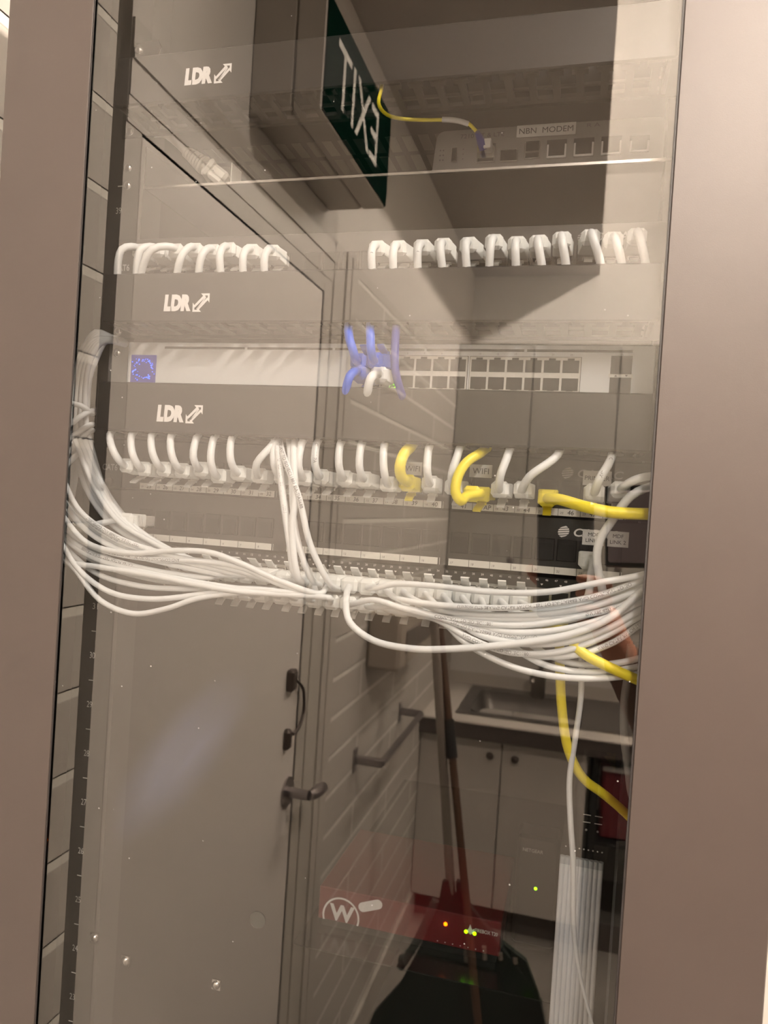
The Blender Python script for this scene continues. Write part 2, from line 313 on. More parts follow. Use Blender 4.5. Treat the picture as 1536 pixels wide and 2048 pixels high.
# grab rail
t = thing('towel_rail', 'chrome rail on two posts fixed to the painted brick wall', 'rail')
b = MB(); v0, v1, z = 1.42, 1.95, .745
for v in (v0, v1): MB().box((WL, RV(v)-.012, z-.035), (WL+.006, RV(v)+.012, z+.03)).box((WL+.004, RV(v)-.009, z-.012), (WL+.085, RV(v)+.009, z+.012), .004).build('post', 'chromed', t)
MB().rod((WL+.08, RV(v0), z), (WL+.08, RV(v1), z), .010).build('bar', 'chromed', t)
t = thing('towel_dispenser', 'beige paper towel dispenser on the brick wall above the rail', 'dispenser')
MB().box((WL, RV(2.05), .99), (WL+.10, RV(1.47), 1.16), .01).build('body', 'disp', t)
MB().box((WL+.01, RV(1.98), 1.03), (WL+.104, RV(1.54), 1.10), .004).build('window_strip', 'dispd', t)

# kitchenette along the far wall
BZ = .632
t = thing('sink_bench', 'laminate bench top with a dark edge along the far wall', 'bench')
sx0, sx1, sy0, sy1 = -.275, .50, RV(2.93), RV(2.43)
b = MB(); yf, yw = RV(2.33), YB
for q in (((WL, sy0, BZ-.03), (sx0+.02, sy1, BZ)), ((sx1-.02, sy0, BZ-.03), (XR, sy1, BZ)), ((WL, yw, BZ-.03), (XR, sy0, BZ)), ((WL, sy1, BZ-.03), (XR, yf, BZ))): b.box(*q)
b.box((WL, yw, BZ), (XR, yw+.018, BZ+.05)); b.build('bench_top', 'bench', t)
MB().box((WL, yf, BZ-.065), (XR, yf+.008, BZ-.002), .002).build('front_edge', 'fascia', t)
MB().box((WL, yf-.002, BZ-.004), (XR, yf+.014, BZ+.006), .002).build('nosing', 'bench', t)
t = thing('sink', 'stainless steel sink let into the bench with one deep bowl', 'sink', (0, 0, 0))
b = MB(); rim = .045; bx0, bx1, by0, by1 = sx0+.05, sx0+.50, sy0+.085, sy1-.04
for q in (((sx0, sy0, BZ), (sx1, by0, BZ+.006)), ((sx0, by1, BZ), (sx1, sy1, BZ+.006)), ((sx0, by0, BZ), (bx0, by1, BZ+.006)), ((bx1, by0, BZ), (sx1, by1, BZ+.006))): b.box(*q)
b.build('drainer', 'sink', t)
def rr_loop(x0, x1, y0, y1, r, z, k=5):
    out = []
    for (cx, cy_, a0) in ((x1-r, y1-r, 0), (x0+r, y1-r, 90), (x0+r, y0+r, 180), (x1-r, y0+r, 270)):
        out += [(cx+r*math.cos(math.radians(a0+90*i/k)), cy_+r*math.sin(math.radians(a0+90*i/k)), z) for i in range(k+1)]
    return out
b = MB(); L1 = rr_loop(bx0, bx1, by0, by1, .05, BZ+.007); L2 = rr_loop(bx0+.02, bx1-.02, by0+.02, by1-.02, .05, BZ-.13); n = len(L1)
b.add(L1+L2, [(i, (i+1) % n, n+(i+1) % n, n+i) for i in range(n)] + [tuple(range(n, 2*n))], True); b.build('bowl', 'sink', t)
t = thing('mixer_tap', 'mixer tap standing behind the sink bowl', 'tap', (.03, RV(2.86), BZ))
def tb(): return MB()
b = MB().tube([(.03, RV(2.86), BZ), (.03, RV(2.86), BZ+.09), (.03, RV(2.855), BZ+.12)], .032, 16); b.build('tap_body', 'tap', t)
MB().tube([(.03, RV(2.86), BZ+.10), (.02, RV(2.80), BZ+.13), (.01, RV(2.70), BZ+.115), (.01, RV(2.69), BZ+.10)], .012).build('spout', 'tap', t)
MB().tube([(.03, RV(2.86), BZ+.12), (.045, RV(2.86), BZ+.15), (.09, RV(2.85), BZ+.185)], .010).build('lever', 'tap', t)
for o in t.children: o.location = -Vector(t.location)
def cupboard(name, label, x0, x1, y0, y1, z0, z1, knobs, group=None, m='cup'):
    t = thing(name, label, 'cupboard', group=group)
    MB().box((x0+.002, y0, z0), (x1-.002, y1-.02, z1)).build('carcass', m, t)
    dd = MB().box((x0+.001, y1-.018, z0+.004), (x1-.001, y1, z1-.004), .002).build('door', m, t)
    kb = MB()
    for kx, kz in knobs: kb.rod((kx, y1, kz), (kx, y1+.012, kz), .006); kb.dome((kx, y1+.012, kz), .015, (0, 1, 0), .012)
    if knobs: kb.build('knob', 'knob', dd)
    return t
FZ = FLOOR+.1
cupboard('base_cupboard', 'base cupboard below the sink bowl with its knob at the right, hinged left', -.3995, -.072, YB+.02, RV(2.36), FZ, BZ-.07, [(-.115, .505)], 'cupboards under the bench')
cupboard('base_cupboard', 'base cupboard beside the sink cupboard with its knob at the left', -.070, .255, YB+.02, RV(2.36), FZ, BZ-.07, [(-.018, .505)], 'cupboards under the bench')
cupboard('base_cupboard', 'base cupboard right of the space holding the maroon box', .75, 1.20, YB+.02, RV(2.36), FZ, BZ-.07, [(.80, .505)], 'cupboards under the bench')
struct(bxs('baseboard_back', 'gap', ((WL, RV(2.42), FLOOR), (XR, RV(2.41), FZ))))
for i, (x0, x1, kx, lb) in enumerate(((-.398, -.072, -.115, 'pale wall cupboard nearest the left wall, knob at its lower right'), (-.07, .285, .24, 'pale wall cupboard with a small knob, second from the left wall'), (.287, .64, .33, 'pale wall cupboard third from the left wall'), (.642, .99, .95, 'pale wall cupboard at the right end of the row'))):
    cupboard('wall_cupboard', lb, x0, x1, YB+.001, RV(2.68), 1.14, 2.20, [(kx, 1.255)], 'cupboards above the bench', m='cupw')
t = thing('bin_stand', 'black metal stand with a pale tray under the right of the bench', 'stand', (.5, RV(2.45), FLOOR))
b = MB()
for x in (.275, .70):
    for y in (RV(2.38), RV(2.68)): b.box((x, y-.012, FLOOR), (x+.024, y+.012, .55))
b.box((.275, RV(2.69), .535), (.724, RV(2.37), .555)); b.box((.275, RV(2.69), .22), (.724, RV(2.37), .235)); o = b.build('stand_frame', 'grip', t); o.location = -Vector(t.location)
t2 = MB().box((.315, RV(2.62), .237), (.68, RV(2.40), .495), .01).build('storage_box', 'maroon'); tag(t2, 'maroon box standing on the black stand under the bench', 'box')
MB().box((.310, RV(2.625), .495), (.685, RV(2.395), .515), .005).build('box_lid', 'fixture', t2)

# broom, pole and green leaf rake against the wall
def RVW(px, py, V):
    p = W(px, py, V); return Vector((p.x, RV(V), p.z))
t = thing('broom', 'dark wooden broom handle with a black grip leaning in the corner', 'broom')
a, c_ = RVW(878, 1235, 1.50), RVW(935, 1830, 1.36); dn = (c_-a).normalized()
MB().rod(a, c_+dn*.55, .0105).build('handle', 'wood', t)
g0, g1 = RVW(904, 1438, 1.453), RVW(913, 1515, 1.435)
MB().rod(a+dn*((g0-a).dot(dn)), a+dn*((g1-a).dot(dn)), .0145).build('grip', 'grip', t)
e = c_+dn*.55; MB().box((e.x-.13, e.y-.025, FLOOR), (e.x+.13, e.y+.025, FLOOR+.10), .01).build('broom_head', 'grip', t)
t = thing('rake', 'dark green plastic scoop rake with slots on a pale metal pole', 'rake')
a, c_ = RVW(868, 1235, 1.47), RVW(903, 1800, 1.40); MB().rod(a, c_, .0125).build('pole', 'alu', t)
pts = [(885,1763),(896,1761),(903,1790),(913,1790),(912,1763),(924,1766),(934,1806),(960,1839),(1002,1880),(1053,1911),(1078,1970),(1092,2022),(1110,2120),(1105,2230),(735,2230),(728,2120),(742,2040),(756,2005),(803,1958),(837,1899),(862,1843),(880,1790)]
P2 = [RVW(x, y, 1.39) for x, y in pts]
b = MB(); n = len(P2)
def curv(p): return p.y + .25*(p.x+.06)**2*4   # the scoop is slightly dished
fr_ = [Vector((p.x, curv(p), p.z)) for p in P2]; bk = [Vector((p.x, curv(p)-.018, p.z)) for p in P2]
b.add(fr_+bk, [tuple(range(n)), tuple(range(2*n-1, n-1, -1))]+[(i, (i+1) % n, n+(i+1) % n, n+i) for i in range(n)])
b.build('scoop', 'green', t)
b = MB()
for i in range(9):
    x, y = 975+i*13, 1925+i*9; b.tube([RVW(x, y, 1.372), RVW(x+6, y+55, 1.368), RVW(x+14, y+150, 1.37)], .006, 8)
for i in range(6):
    x, y = 800-i*12, 1985+i*22; b.tube([RVW(x, y, 1.372), RVW(x-10, y+70, 1.37)], .006, 8)
b.tube([RVW(800, 1935, 1.37), RVW(835, 1880, 1.37), RVW(872, 1800, 1.37)], .011, 8); b.tube([RVW(802, 1918, 1.37), RVW(812, 1921, 1.36)], .012, 8)
b.build('ribs', 'ribm', t)
for x, y, h_ in ((932, 1893, 30), (968, 1893, 26), (1000, 1905, 14), (1030, 1915, 12)): MB().tube([RVW(x, y, 1.368), RVW(x+1, y+h_, 1.366)], .0065, 8).build('rivet', 'alu', t)

# ------------------------------------------------------------------ the cabinet
CAB = thing('server_cabinet', 'tall black network cabinet with a tinted glass door', 'cabinet', (0, 0, FLOOR))
_cabz = Vector((0, 0, FLOOR))
def cpart(b, name, m, parent=CAB):
    o = b.build(name, m); o.parent = parent
    if parent is CAB: o.location = -_cabz
    return o
ZT = 42.6*U+.05; OX0, OX1 = -.2235, .2185
for sgn, nm in ((-1, 'side_panel'), (1, 'side_panel')):
    cpart(MB().box((sgn*.300, -.045, FLOOR), (sgn*.296, .80, ZT)), nm, 'black')
cpart(MB().box((-.30, .796, FLOOR), (.30, .80, ZT)), 'back_panel', 'black')
cpart(MB().box((-.30, -.045, ZT), (.30, .80, ZT+.02)), 'roof', 'black')
cpart(MB().box((-.30, -.045, FLOOR), (.30, .80, -.03)), 'plinth', 'black')
def rail(sgn):
    b = MB(); xo, xi = sgn*.262, sgn*.2205
    b.box((xo, .001, -.02), (xi, .003, ZT)); b.box((xo, .001, -.02), (xo-sgn*.002, .05, ZT)); b.box((xi, .001, -.02), (xi-sgn*.002, .03, ZT))
    o = cpart(b, 'mounting_rail', 'rail'); return o
rl = rail(-1); rail(1)
b = MB()
for n in list(range(20, 33)) + [39]:
    z = (n-.5)*U+.0039; b.text(str(n), -.2418, .0004, z, .0055, .0056)
    b.box((-.2440, .0002, z+.0215), (-.2395, .0005, z+.0222))
b.build('unit_numbers', 'paper', rl)
# door
dr = empty('cabinet_door', (0, 0, 0)); dr.parent = CAB; dr.location = -_cabz
b = MB(); y0, y1 = -.0715, -.050
zb_, zt_ = FLOOR+.03, ZT+.015; gz0, gz1 = FLOOR+.13, ZT-.06
ys = -.0698
for q in (((-.305, y0, zb_), (OX0, ys, zt_)), ((OX1, y0, zb_), (.305, ys, zt_)), ((OX0, y0, zb_), (OX1, ys, gz0)), ((OX0, y0, gz1), (OX1, ys, zt_))): b.box(*q, .0008)
for q in (((-.305, ys, zb_), (-.290, y1, zt_)), ((.290, ys, zb_), (.305, y1, zt_)), ((-.29, ys, zb_), (.29, y1, zb_+.02)), ((-.29, ys, zt_-.02), (.29, y1, zt_))): b.box(*q)
b.build('door_frame', 'frame', dr)
b = MB()
for x, s_ in ((OX0, 1), (OX1, -1)): b.box((x, y0-.0002, gz0), (x+s_*.0010, y0+.0006, gz1))
b.build('gasket', 'gasket', dr)
pane = MB(); x0, x1, ya_, yb2 = OX0+.0008, OX1-.0008, GLASS, GLASS+.004
pane.cur = 0; pane.add([(x0, ya_, gz0), (x1, ya_, gz0), (x1, ya_, gz1), (x0, ya_, gz1)], [(0, 1, 2, 3)])
pane.cur = 1; pane.add([(x0, ya_, gz0), (x1, ya_, gz0), (x1, ya_, gz1), (x0, ya_, gz1), (x0, yb2, gz0), (x1, yb2, gz0), (x1, yb2, gz1), (x0, yb2, gz1)], [(4, 7, 6, 5), (0, 4, 5, 1), (1, 5, 6, 2), (2, 6, 7, 3), (3, 7, 4, 0)])
pane.build('glass_pane', ['glass', 'glasse'], dr)

# ------------------------------------------------------------------ rack devices
PX = [-.202+.0163*(i+.5) for i in range(8)]+[-.060+.0163*(i+.5) for i in range(8)]+[.077+.0163*(i+.5) for i in range(8)]
def screws(zs, xs=(-.2335, .2335), y=-.0015):
    return [MB().dome((x, y, z), .0042, h=.0025) for z in zs for x in xs]
LDR_T = [(0, 0)]
def ldr_logo(b, xl, xr, z, y):
    wd = xr-xl; h = wd*.36
    b.text('LDR', xl+wd*.30, y, z, wd*.60, h*.92, bold=.075, shear=.08)
    # slanted double-headed outline arrow
    cx, s = xl+wd*.82, wd*.36
    def q(u, v): return (cx+u*s*.5*1.0, y, z+v*h*.5)
    A = [(-1, -1), (.05, -1), (-.2, -.74), (.80, .26), (1, .0), (1, 1), (-.05, 1), (.2, .74), (-.80, -.26), (-1, .0)]
    B = [(-.76, -.78), (-.42, -.78), (-.54, -.64), (.74, .56), (.78, .40), (.78, .78), (.42, .78), (.54, .64), (-.74, -.56), (-.78, -.40)]
    n = len(A); b.add([q(*p_) for p_ in A]+[q(*p_) for p_ in B], [(i, (i+1) % n, n+(i+1) % n, n+i) for i in range(n)])
    b.add([q(-.5, -.62), q(-.38, -.66), q(.6, .55), q(.48, .6)], [(0, 1, 2, 3)])
    return b
def manager(n, xl, xr, zl, label):
    """one-unit cable manager: back plate, comb fingers, snap-on cover"""
    z0 = (n-1)*U; zc = z0+U/2
    t = thing('cable_manager', label, 'cable manager', (0, 0, z0), 'black cable managers')
    off = -Vector(t.location)
    def pt(b, nm, m):
        o = b.build(nm, m); o.parent = t; o.location = off; return o
    pt(MB().box((-.2413, -.002, z0+.0008), (.2413, 0, z0+U-.0008)), 'back_plate', 'plast')
    b = MB()
    for side in (0, 1):
        zz = z0+.003 if side == 0 else z0+U-.006
        for i in range(25):
            x = -.205+i*.0170
            b.box((x, -.043, zz), (x+.0055, -.002, zz+.003)); b.box((x-.003, -.043, zz), (x+.0085, -.037, zz+.003))
        b.box((-.21, -.008, zz), (.21, -.002, zz+.003))
        b.box((-.21, -.022, zz+.0005), (.21, -.0195, zz+.0025))
    b.box((-.2150, -.043, z0+.003), (-.2120, -.002, z0+U-.003)); b.box((.2120, -.043, z0+.003), (.2150, -.002, z0+U-.003))
    pt(b, 'comb', 'fing')
    cv = pt(MB().box((-.2185, -.0465, z0+.0035), (.2185, -.0435, z0+.0435), .0012), 'cover', 'plast')
    b = MB(); ldr_logo(b, xl, xr, zl, -.0468); b.build('logo', 'white', cv)
    for q in screws((zc-.0159, zc+.0159)): pt(q, 'screw', 'chrome')
    return t
manager(41, -.154, -.113, 1.800, 'black cable manager with white LDR logo above the modem shelf')
manager(37, -.1605, -.120, 1.619, 'black cable manager with white LDR logo just above the silver switch')
manager(35, -.161, -.120, 1.530, 'black cable manager with white LDR logo just below the silver switch')

# shelf with the modem
t = thing('rack_shelf', 'black rack shelf with a bright front lip carrying the modem', 'shelf', (0, 0, 39*U))
off = -Vector(t.location)
def ch(t, b, nm, m, off=None):
    if isinstance(b, list): return [ch(t, q, nm, m, off) for q in b]
    o = b.build(nm, m); o.parent = t; o.location = off if off is not None else -Vector(t.location); return o
Z39 = 39*U
ch(t, MB().box((-.216, .001, Z39), (.2225, .40, Z39+.0015)), 'shelf_plate', 'plast')
ch(t, MB().box((-.216, -.0012, Z39-.0006), (.2225, .001, Z39+.0014)), 'front_lip', 'steel')
ch(t, MB().box((-.2172, -.0008, Z39), (-.2158, .12, Z39+.036)), 'side_flange', 'steel')
ch(t, MB().box((-.1395, .012, Z39+.0015), (-.1385, .03, Z39+.024)), 'divider', 'iec')
ch(t, screws((Z39+.003, Z39+.0185), xs=(-.2330,)), 'screw', 'chrome')
b = MB(); z = W(282, 103, -.004).z
ch(t, MB().prism([(-.2300, z-.006), (-.2090, z-.006), (-.2055, z+.002), (-.2085, z+.0085), (-.2300, z+.0065)], 1, -.005, -.003), 'bracket', 'steel')
ch(t, screws((z+.001,), xs=(-.2270,), y=-.005), 'bracket_screw', 'chrome')
# vented plate above the modem
t = thing('vented_plate', 'dark vented plate with rows of slots above the modem', 'shelf', (0, 0, 40.28*U)); z = 40.28*U
ch(t, MB().box((-.215, .004, z), (.222, .42, z+.0015)), 'plate', 'plast')
b = MB()
for r_, (ya_, yb2) in enumerate(((.050, .078), (.086, .116), (.124, .156))):
    for i in range(29): x = -.205+i*.0148; b.prism([(x, ya_), (x+.009, ya_), (x+.009, yb2), (x, yb2)], 2, z-.0006, z-.0002)
ch(t, b, 'slots', 'slot')
ch(t, MB().box((-.215, .002, z-.001), (.222, .0035, z+.0005)), 'front_edge', 'fing')
# blank dark backing for the upper units
# modem
t = thing('modem', 'grey modem box labelled NBN MODEM on the top shelf', 'modem', (.128, .03, Z39+.0015)); mz0, mz1 = Z39+.0035, 1.7815
b = MB(); r = .007; x0, x1 = .0355, .2205
poly = [(x0, mz0), (x1, mz0), (x1, mz1-r)]+[(x1-r+r*math.cos(a_), mz1-r+r*math.sin(a_)) for a_ in (math.pi/6, math.pi/3, math.pi/2)]+[(x0+.003+r+r*math.cos(a_), mz1-r+r*math.sin(a_)) for a_ in (math.pi/2, 2*math.pi/3, 5*math.pi/6, math.pi)]
ch(t, MB().prism(poly, 1, .030, .17), 'casing', 'modem')
yy = .0292
def jack(b1, b2, x, z, w_=.0125, h=.0125, y=.0):
    b1.box((x-w_/2, y-.0006, z-h/2), (x+w_/2, y+.0008, z+h/2)); b2.box((x-w_/2+.0013, y-.0010, z-h/2+.0013), (x+w_/2-.0013, y+.0004, z+h/2-.001))
def two(t, nm, mats, a, c_):
    b = MB().box(*a); b.cur = 1
    for q in c_: b.box(*q)
    return ch(t, b, nm, mats)
for x, jw, jh in ((.1375, .0150, .0138), (.1585, .0150, .0138), (.1795, .0150, .0138), (.2005, .0140, .0120)):
    z = 1.7605; two(t, 'network_jack', ['white', 'port'], ((x-jw/2, yy-.0006, z-jh/2), (x+jw/2, yy+.0008, z+jh/2)), [((x-jw/2+.0013, yy-.0010, z-jh/2+.0016), (x+jw/2-.0013, yy+.0004, z+jh/2-.0004)), ((x-jw/2-.0003, yy-.0010, z+jh/2-.003), (x+jw/2+.0003, yy, z+jh/2+.0003))])
two(t, 'fibre_socket', ['steel', 'port'], ((.112, yy-.0006, 1.754), (.1245, yy, 1.768)), [((.1130, yy-.0009, 1.7600), (.1235, yy-.0004, 1.7675)), ((.1130, yy-.0009, 1.7545), (.1235, yy-.0004, 1.7583))])
two(t, 'fibre_socket', ['steel', 'port'], ((.0735, yy-.0006, 1.753), (.0885, yy, 1.768)), [((.0745, yy-.0009, 1.754), (.0875, yy-.0004, 1.7565))])
two(t, 'fibre_socket', ['steel', 'port'], ((.0925, yy-.0005, 1.7525), (.1065, yy, 1.7625)), [((.0932, yy-.0009, 1.7535), (.1058, yy-.0004, 1.7618))])
two(t, 'usb_socket', ['steel', 'port'], ((.0522, yy-.0004, 1.7552), (.0568, yy, 1.7668)), [((.0526, yy-.0008, 1.7556), (.0564, yy-.0003, 1.7664))])
b = MB(); b.text('7210 AT & LTE', .077, yy-.0002, 1.7755, .036, .0035); b.text('R A', .165, yy-.0002, 1.778, .010, .003)
for i in range(3): b.text('..', .044, yy-.0002, 1.757+i*.004, .004); b.text('.', .062, yy-.0002, 1.757+i*.004, .001)
ch(t, b, 'lettering', 'inkg')
lb = ch(t, MB().box((.105, yy-.0012, 1.7712), (.1515, yy-.0006, 1.7808)), 'label_tape', 'tape')
MB().text('NBN  MODEM', .1283, yy-.0014, 1.776, .0425, .0046, bold=0).build('printing', 'ink', lb)
# IEC power plug on the left of the shelf
t = thing('power_cable', 'pale grey power plug with a ribbed boot left on the top shelf', 'cable')
Yp = .012
MB().tube([W(305, 330, .07), W(300, 285, .04), W(308, 266, Yp), W(330, 268, Yp), W(352, 284, Yp), W(375, 306, Yp)], .0036).build('cord', 'iec', t)
A = W(372, 303, Yp); B = W(432, 350, Yp+.005); dv = (B-A).normalized(); b = MB()
for i in range(7): b.rod(A+dv*(.0032*i), A+dv*(.0032*i+.0022), .0052+.0005*i)
b.rod(A, A+dv*.024, .0046); b.build('boot', 'iec', t)
q = A+dv*.026; rot = dv.to_track_quat('Y', 'Z').to_matrix().to_4x4(); mt = Matrix.Translation(q) @ rot
b = MB(); b.box((-.0100, 0, -.0085), (.0100, .005, .0085), .002, mt); b.box((-.009, .005, -.007), (.009, .022, .007), .0025, mt); b.build('plug_body', 'iec', t)

# patch panels
def strip_numbers(b, nums, xs, z, h=.0045, wd=None):
    for nn, x in zip(nums, xs): b.text(nn, x, -.0022, z, None, h, shear=.12)
def panel(n, label, cabac_x, nums=None, small=None, z_off=0, cat6=True, name_bright='wdim'):
    z0 = (n-1)*U; t = thing('patch_bay', label, 'patch panel', (0, 0, z0), 'twenty-four port patch panels'); zs = z0+U/2-.0185
    ch(t, MB().box((-.2413, -.0015, z0+.0008), (.2413, 0, z0+U-.0008), .0004), 'face_plate', 'darkgrey')
    ch(t, screws((z0+.006, z0+U-.006)), 'screw', 'knob')
    zp = z0+U/2-.003
    for x in PX:
        b = MB().box((x-.0072, -.0028, zp-.008), (x+.0072, -.0015, zp+.0085), .0004); b.cur = 1
        b.box((x-.0055, -.0032, zp-.0065), (x+.0055, -.0027, zp+.005)); b.box((x-.003, -.0031, zp-.0078), (x+.003, -.0027, zp-.006)); ch(t, b, 'port', ['plast', 'port'])
    for g in range(3):
        b = MB(); b2 = MB(); x0, x1 = PX[g*8]-.00815, PX[g*8+7]+.00815
        b.box((x0, -.0021, zs-.0027), (x1, -.0015, zs+.0027))
        for i in range(9): b2.box((x0+i*.0163-.00015, -.0023, zs-.0027), (x0+i*.0163+.00015, -.0021, zs+.0027))
        b2.box((x1-.0018, -.0023, zs-.0027), (x1-.0006, -.0021, zs+.0027))
        st = ch(t, b, 'label_strip', 'paper'); sl = slice(g*8, g*8+8)
        if nums: strip_numbers(b2, nums[sl], [x+.001 for x in PX[sl]], zs, .0034)
        b2.build('handwriting' if nums else 'dividers', 'ink', st)
        if small: b3 = MB(); strip_numbers(b3, small[sl], [x-.0055 for x in PX[sl]], zs-.0005, .0017); b3.build('printed_numbers', 'inkg', st)
    b = MB(); lz = z0+U/2+.0115; x = cabac_x
    b.text('CABAC', x+.0120, -.0018, lz, .033, .0062, bold=.02, align='L', shear=.15)
    for i in range(5):   # disc cut into slanted stripes
        zz = -1+.4*i+.06; z2 = zz+.27; r1 = math.sqrt(max(0, 1-zz*zz)); r2 = math.sqrt(max(0, 1-z2*z2)); s = .0042
        b.add([(x+.0045+(-r1)*s, -.0018, lz+(zz-.12)*s), (x+.0045+r1*s, -.0018, lz+(zz+.12)*s), (x+.0045+r2*s, -.0018, lz+(z2+.12)*s), (x+.0045-r2*s, -.0018, lz+(z2-.12)*s)], [(0, 1, 2, 3)])
    if cat6: b.text('CAT6', -.2335, -.0018, z0+U/2-.0035, .0155, .0058, bold=.02)
    ch(t, b, 'logo', name_bright)
    return t
panel(38, 'topmost black patch panel, a gap between its eight left and twelve right plugs', .159)
hand = [str(k) for k in range(25, 49)]; hand[17] = 'WAP'
panel(34, 'black patch panel with handwritten port numbers 25 to 48', .159, hand, ['%02d' % k for k in range(1, 25)])
panel(33, 'mostly empty black patch panel with blank label strips below the numbered one', .159, None, [str(k) for k in range(1, 25)], cat6=False, name_bright='white')
def tape_label(lines, x0, x1, z0, z1, label, h, sameg=None, ink='ink', y=-.0026):
    t = MB().box((x0, y-.0006, z0), (x1, y, z1)).build('label_sticker', 'tape'); tag(t, label, 'label')
    b = MB(); n = len(lines)
    for i, s_ in enumerate(lines): b.text(s_, (x0+x1)/2, y-.0008, (z0+z1)/2+((n-1)/2-i)*h*1.65, None, h, bold=0)
    b.build('printing', ink, t)
tape_label(['WIFI'], .0365, .0515, 1.4925, 1.503, 'left one of two WIFI stickers, partly behind a white cord', .0042, y=-.0035)
tape_label(['WIFI'], .0895, .1070, 1.4935, 1.5035, 'right one of two WIFI stickers, above the looping yellow cable', .0045, y=-.0035)
tape_label(['PRINTER'], .1750, .1955, 1.492, 1.503, 'pale sticker reading PRINTER above port forty-seven', .0032, y=-.0035)
tape_label(['MDF', 'LINK 1'], .1775, .1930, 1.4475, 1.4590, 'left MDF LINK sticker, covering the end of the white panel logo', .0027, y=-.0035)
tape_label(['MDF', 'LINK 2'], .1955, .2105, 1.4475, 1.4590, 'right MDF LINK sticker, past the curving white cable', .0027, y=-.0035)

# silver 24 port switch
z0 = 35*U; t = thing('network_switch', 'silver faced switch with a blue lit display at its left end', 'switch', (0, 0, z0))
ch(t, MB().box((-.2205, -.004, z0+.0012), (.2205, .0, z0+U-.0035), .0006).box((-.2205, 0, z0+.0012), (.2205, .22, z0+U-.0035)), 'face_plate', 'silver')
b = [MB().box((-.2413, -.0016, z0+.002), (-.2222, 0, z0+U-.004)), MB().box((.2222, -.0016, z0+.002), (.2413, 0, z0+U-.004))]; ch(t, b, 'rack_ear', 'modem')
b = MB(); b.dome((-.2335, -.0016, z0+U-.0125), .0042, h=.0022); ch(t, b, 'ear_screw', 'chrome'); ch(t, MB().box((-.2370, -.0018, z0+.002), (-.2300, -.0015, z0+.0055)), 'ear_notch', 'port')
b = MB()
for xa, xb in ((-.184, -.108), (-.1055, -.0295), (-.027, .0475), (.0495, .1255), (.1275, .2045)): b.box((xa, -.0043, 1.5912), (xb, -.0038, 1.5930))
ch(t, b, 'vent_slots', 'darkgrey')
ch(t, MB().box((-.2165, -.0046, 1.5610), (-.1915, -.0038, 1.5855), .0003), 'display', 'bglow')
b = MB()
for i in range(64):
    a_ = random.uniform(0, 2*math.pi); rr_ = .0088+random.gauss(0, .0014); x, z = -.204+rr_*math.cos(a_), 1.5733+rr_*math.sin(a_)*.95
    s = random.uniform(.00018, .0006); b.rod((x, -.0050, z), (x, -.0045, z), s, 6)
ch(t, b, 'display_lights', 'bled')
PS = [-.0005+.0138*(i+.5)+(.0026 if i >= 6 else 0) for i in range(12)]
b3 = MB(); pbs = []
for g in range(2):
    b = MB(); pbs.append(b)
    xa, xb = PS[g*6]-.0072, PS[g*6+5]+.0072
    b.box((xa, -.0052, 1.5608), (xb, -.0040, 1.5870))
    b3.box((xa-.0004, -.0045, 1.5603), (xb+.0004, -.0039, 1.5875))
ch(t, b3, 'port_border', 'darkgrey'); ch(t, pbs, 'port_block', 'paper')
for x in PS:
    for z, s_ in ((1.5806, 1), (1.5672, -1)):
        b2 = MB(); b2.box((x-.0060, -.0056, z-.0053), (x+.0060, -.0050, z+.0040*1)); b2.box((x-.0025, -.0055, z+s_*.0040), (x+.0025, -.0050, z+s_*.0056)); ch(t, b2, 'port', 'port')
b = MB()
for x in (.190, .2035): pass
ch(t, [MB().box((.1895, -.0055, 1.5752), (.2045, -.0038, 1.5885)), MB().box((.1895, -.0055, 1.5605), (.2045, -.0038, 1.5725))], 'sfp_slot', 'port')
b = MB().box((.1885, -.0048, 1.5722), (.2055, -.0038, 1.5755)); ch(t, b, 'sfp_bar', 'paper')
b = MB()
for k, x in enumerate(PS): b.text(str(2*k+1), x, -.0042, 1.5892, None, .0014); b.text(str(2*k+2), x, -.0042, 1.5585, None, .0018)
b.text('25', .197, -.0042, 1.5897, None, .0014); b.text('26', .197, -.0042, 1.5575, None, .0018); b.rod((.2115, -.0043, 1.5570), (.2115, -.0038, 1.5570), .0013); b.text('RESET', .2170, -.0042, 1.5568, .0065, .0018)
b.prism([(.1925, 1.5732), (.1945, 1.5732), (.1935, 1.5746)], 1, -.0052, -.0049); b.prism([(.2000, 1.5746), (.2020, 1.5746), (.2010, 1.5732)], 1, -.0052, -.0049)
ch(t, b, 'lettering', 'inkg')
ch(t, MB().box((.0272-.0015, -.0065, 1.5605), (.0272+.0018, -.0052, 1.5622)), 'link_light', 'gled')

# black 48 port switch
SZ = 31*U; t = thing('network_switch', 'black switch almost hidden under white plugs and cables', 'switch', (0, 0, SZ))
ch(t, MB().box((-.2413, -.002, SZ+.001), (.2413, .0, SZ+U-.002), .0005).box((-.2205, 0, SZ+.001), (.2205, .30, SZ+U-.002)), 'face_plate', 'plast')
PC = [-.164+.014*i for i in range(8)]+[-.049+.014*i for i in range(8)]+[.066+.014*i for i in range(8)]
ZU_, ZL_ = SZ+.0268, SZ+.0128
ch(t, [MB().box((PC[g*8]-.0075, -.0035, ZL_-.0075), (PC[g*8+7]+.0075, -.002, ZU_+.0075)) for g in range(3)], 'port_block', 'steel')
ch(t, [MB().box((x-.006, -.0040, z-.005), (x+.006, -.0034, z+.005)) for x in PC for z in (ZU_, ZL_)], 'port', 'port')
b = MB()
for k, x in enumerate(PC):
    b.text(str(2*k+1), x-.0035, -.0024, SZ+.0405, None, .0016); b.text(str(2*k+2), x+.0035, -.0024, SZ+.0405, None, .0016)
    b.prism([(x-.001, SZ+.0375), (x+.001, SZ+.0375), (x, SZ+.0362)], 1, -.0026, -.0021)
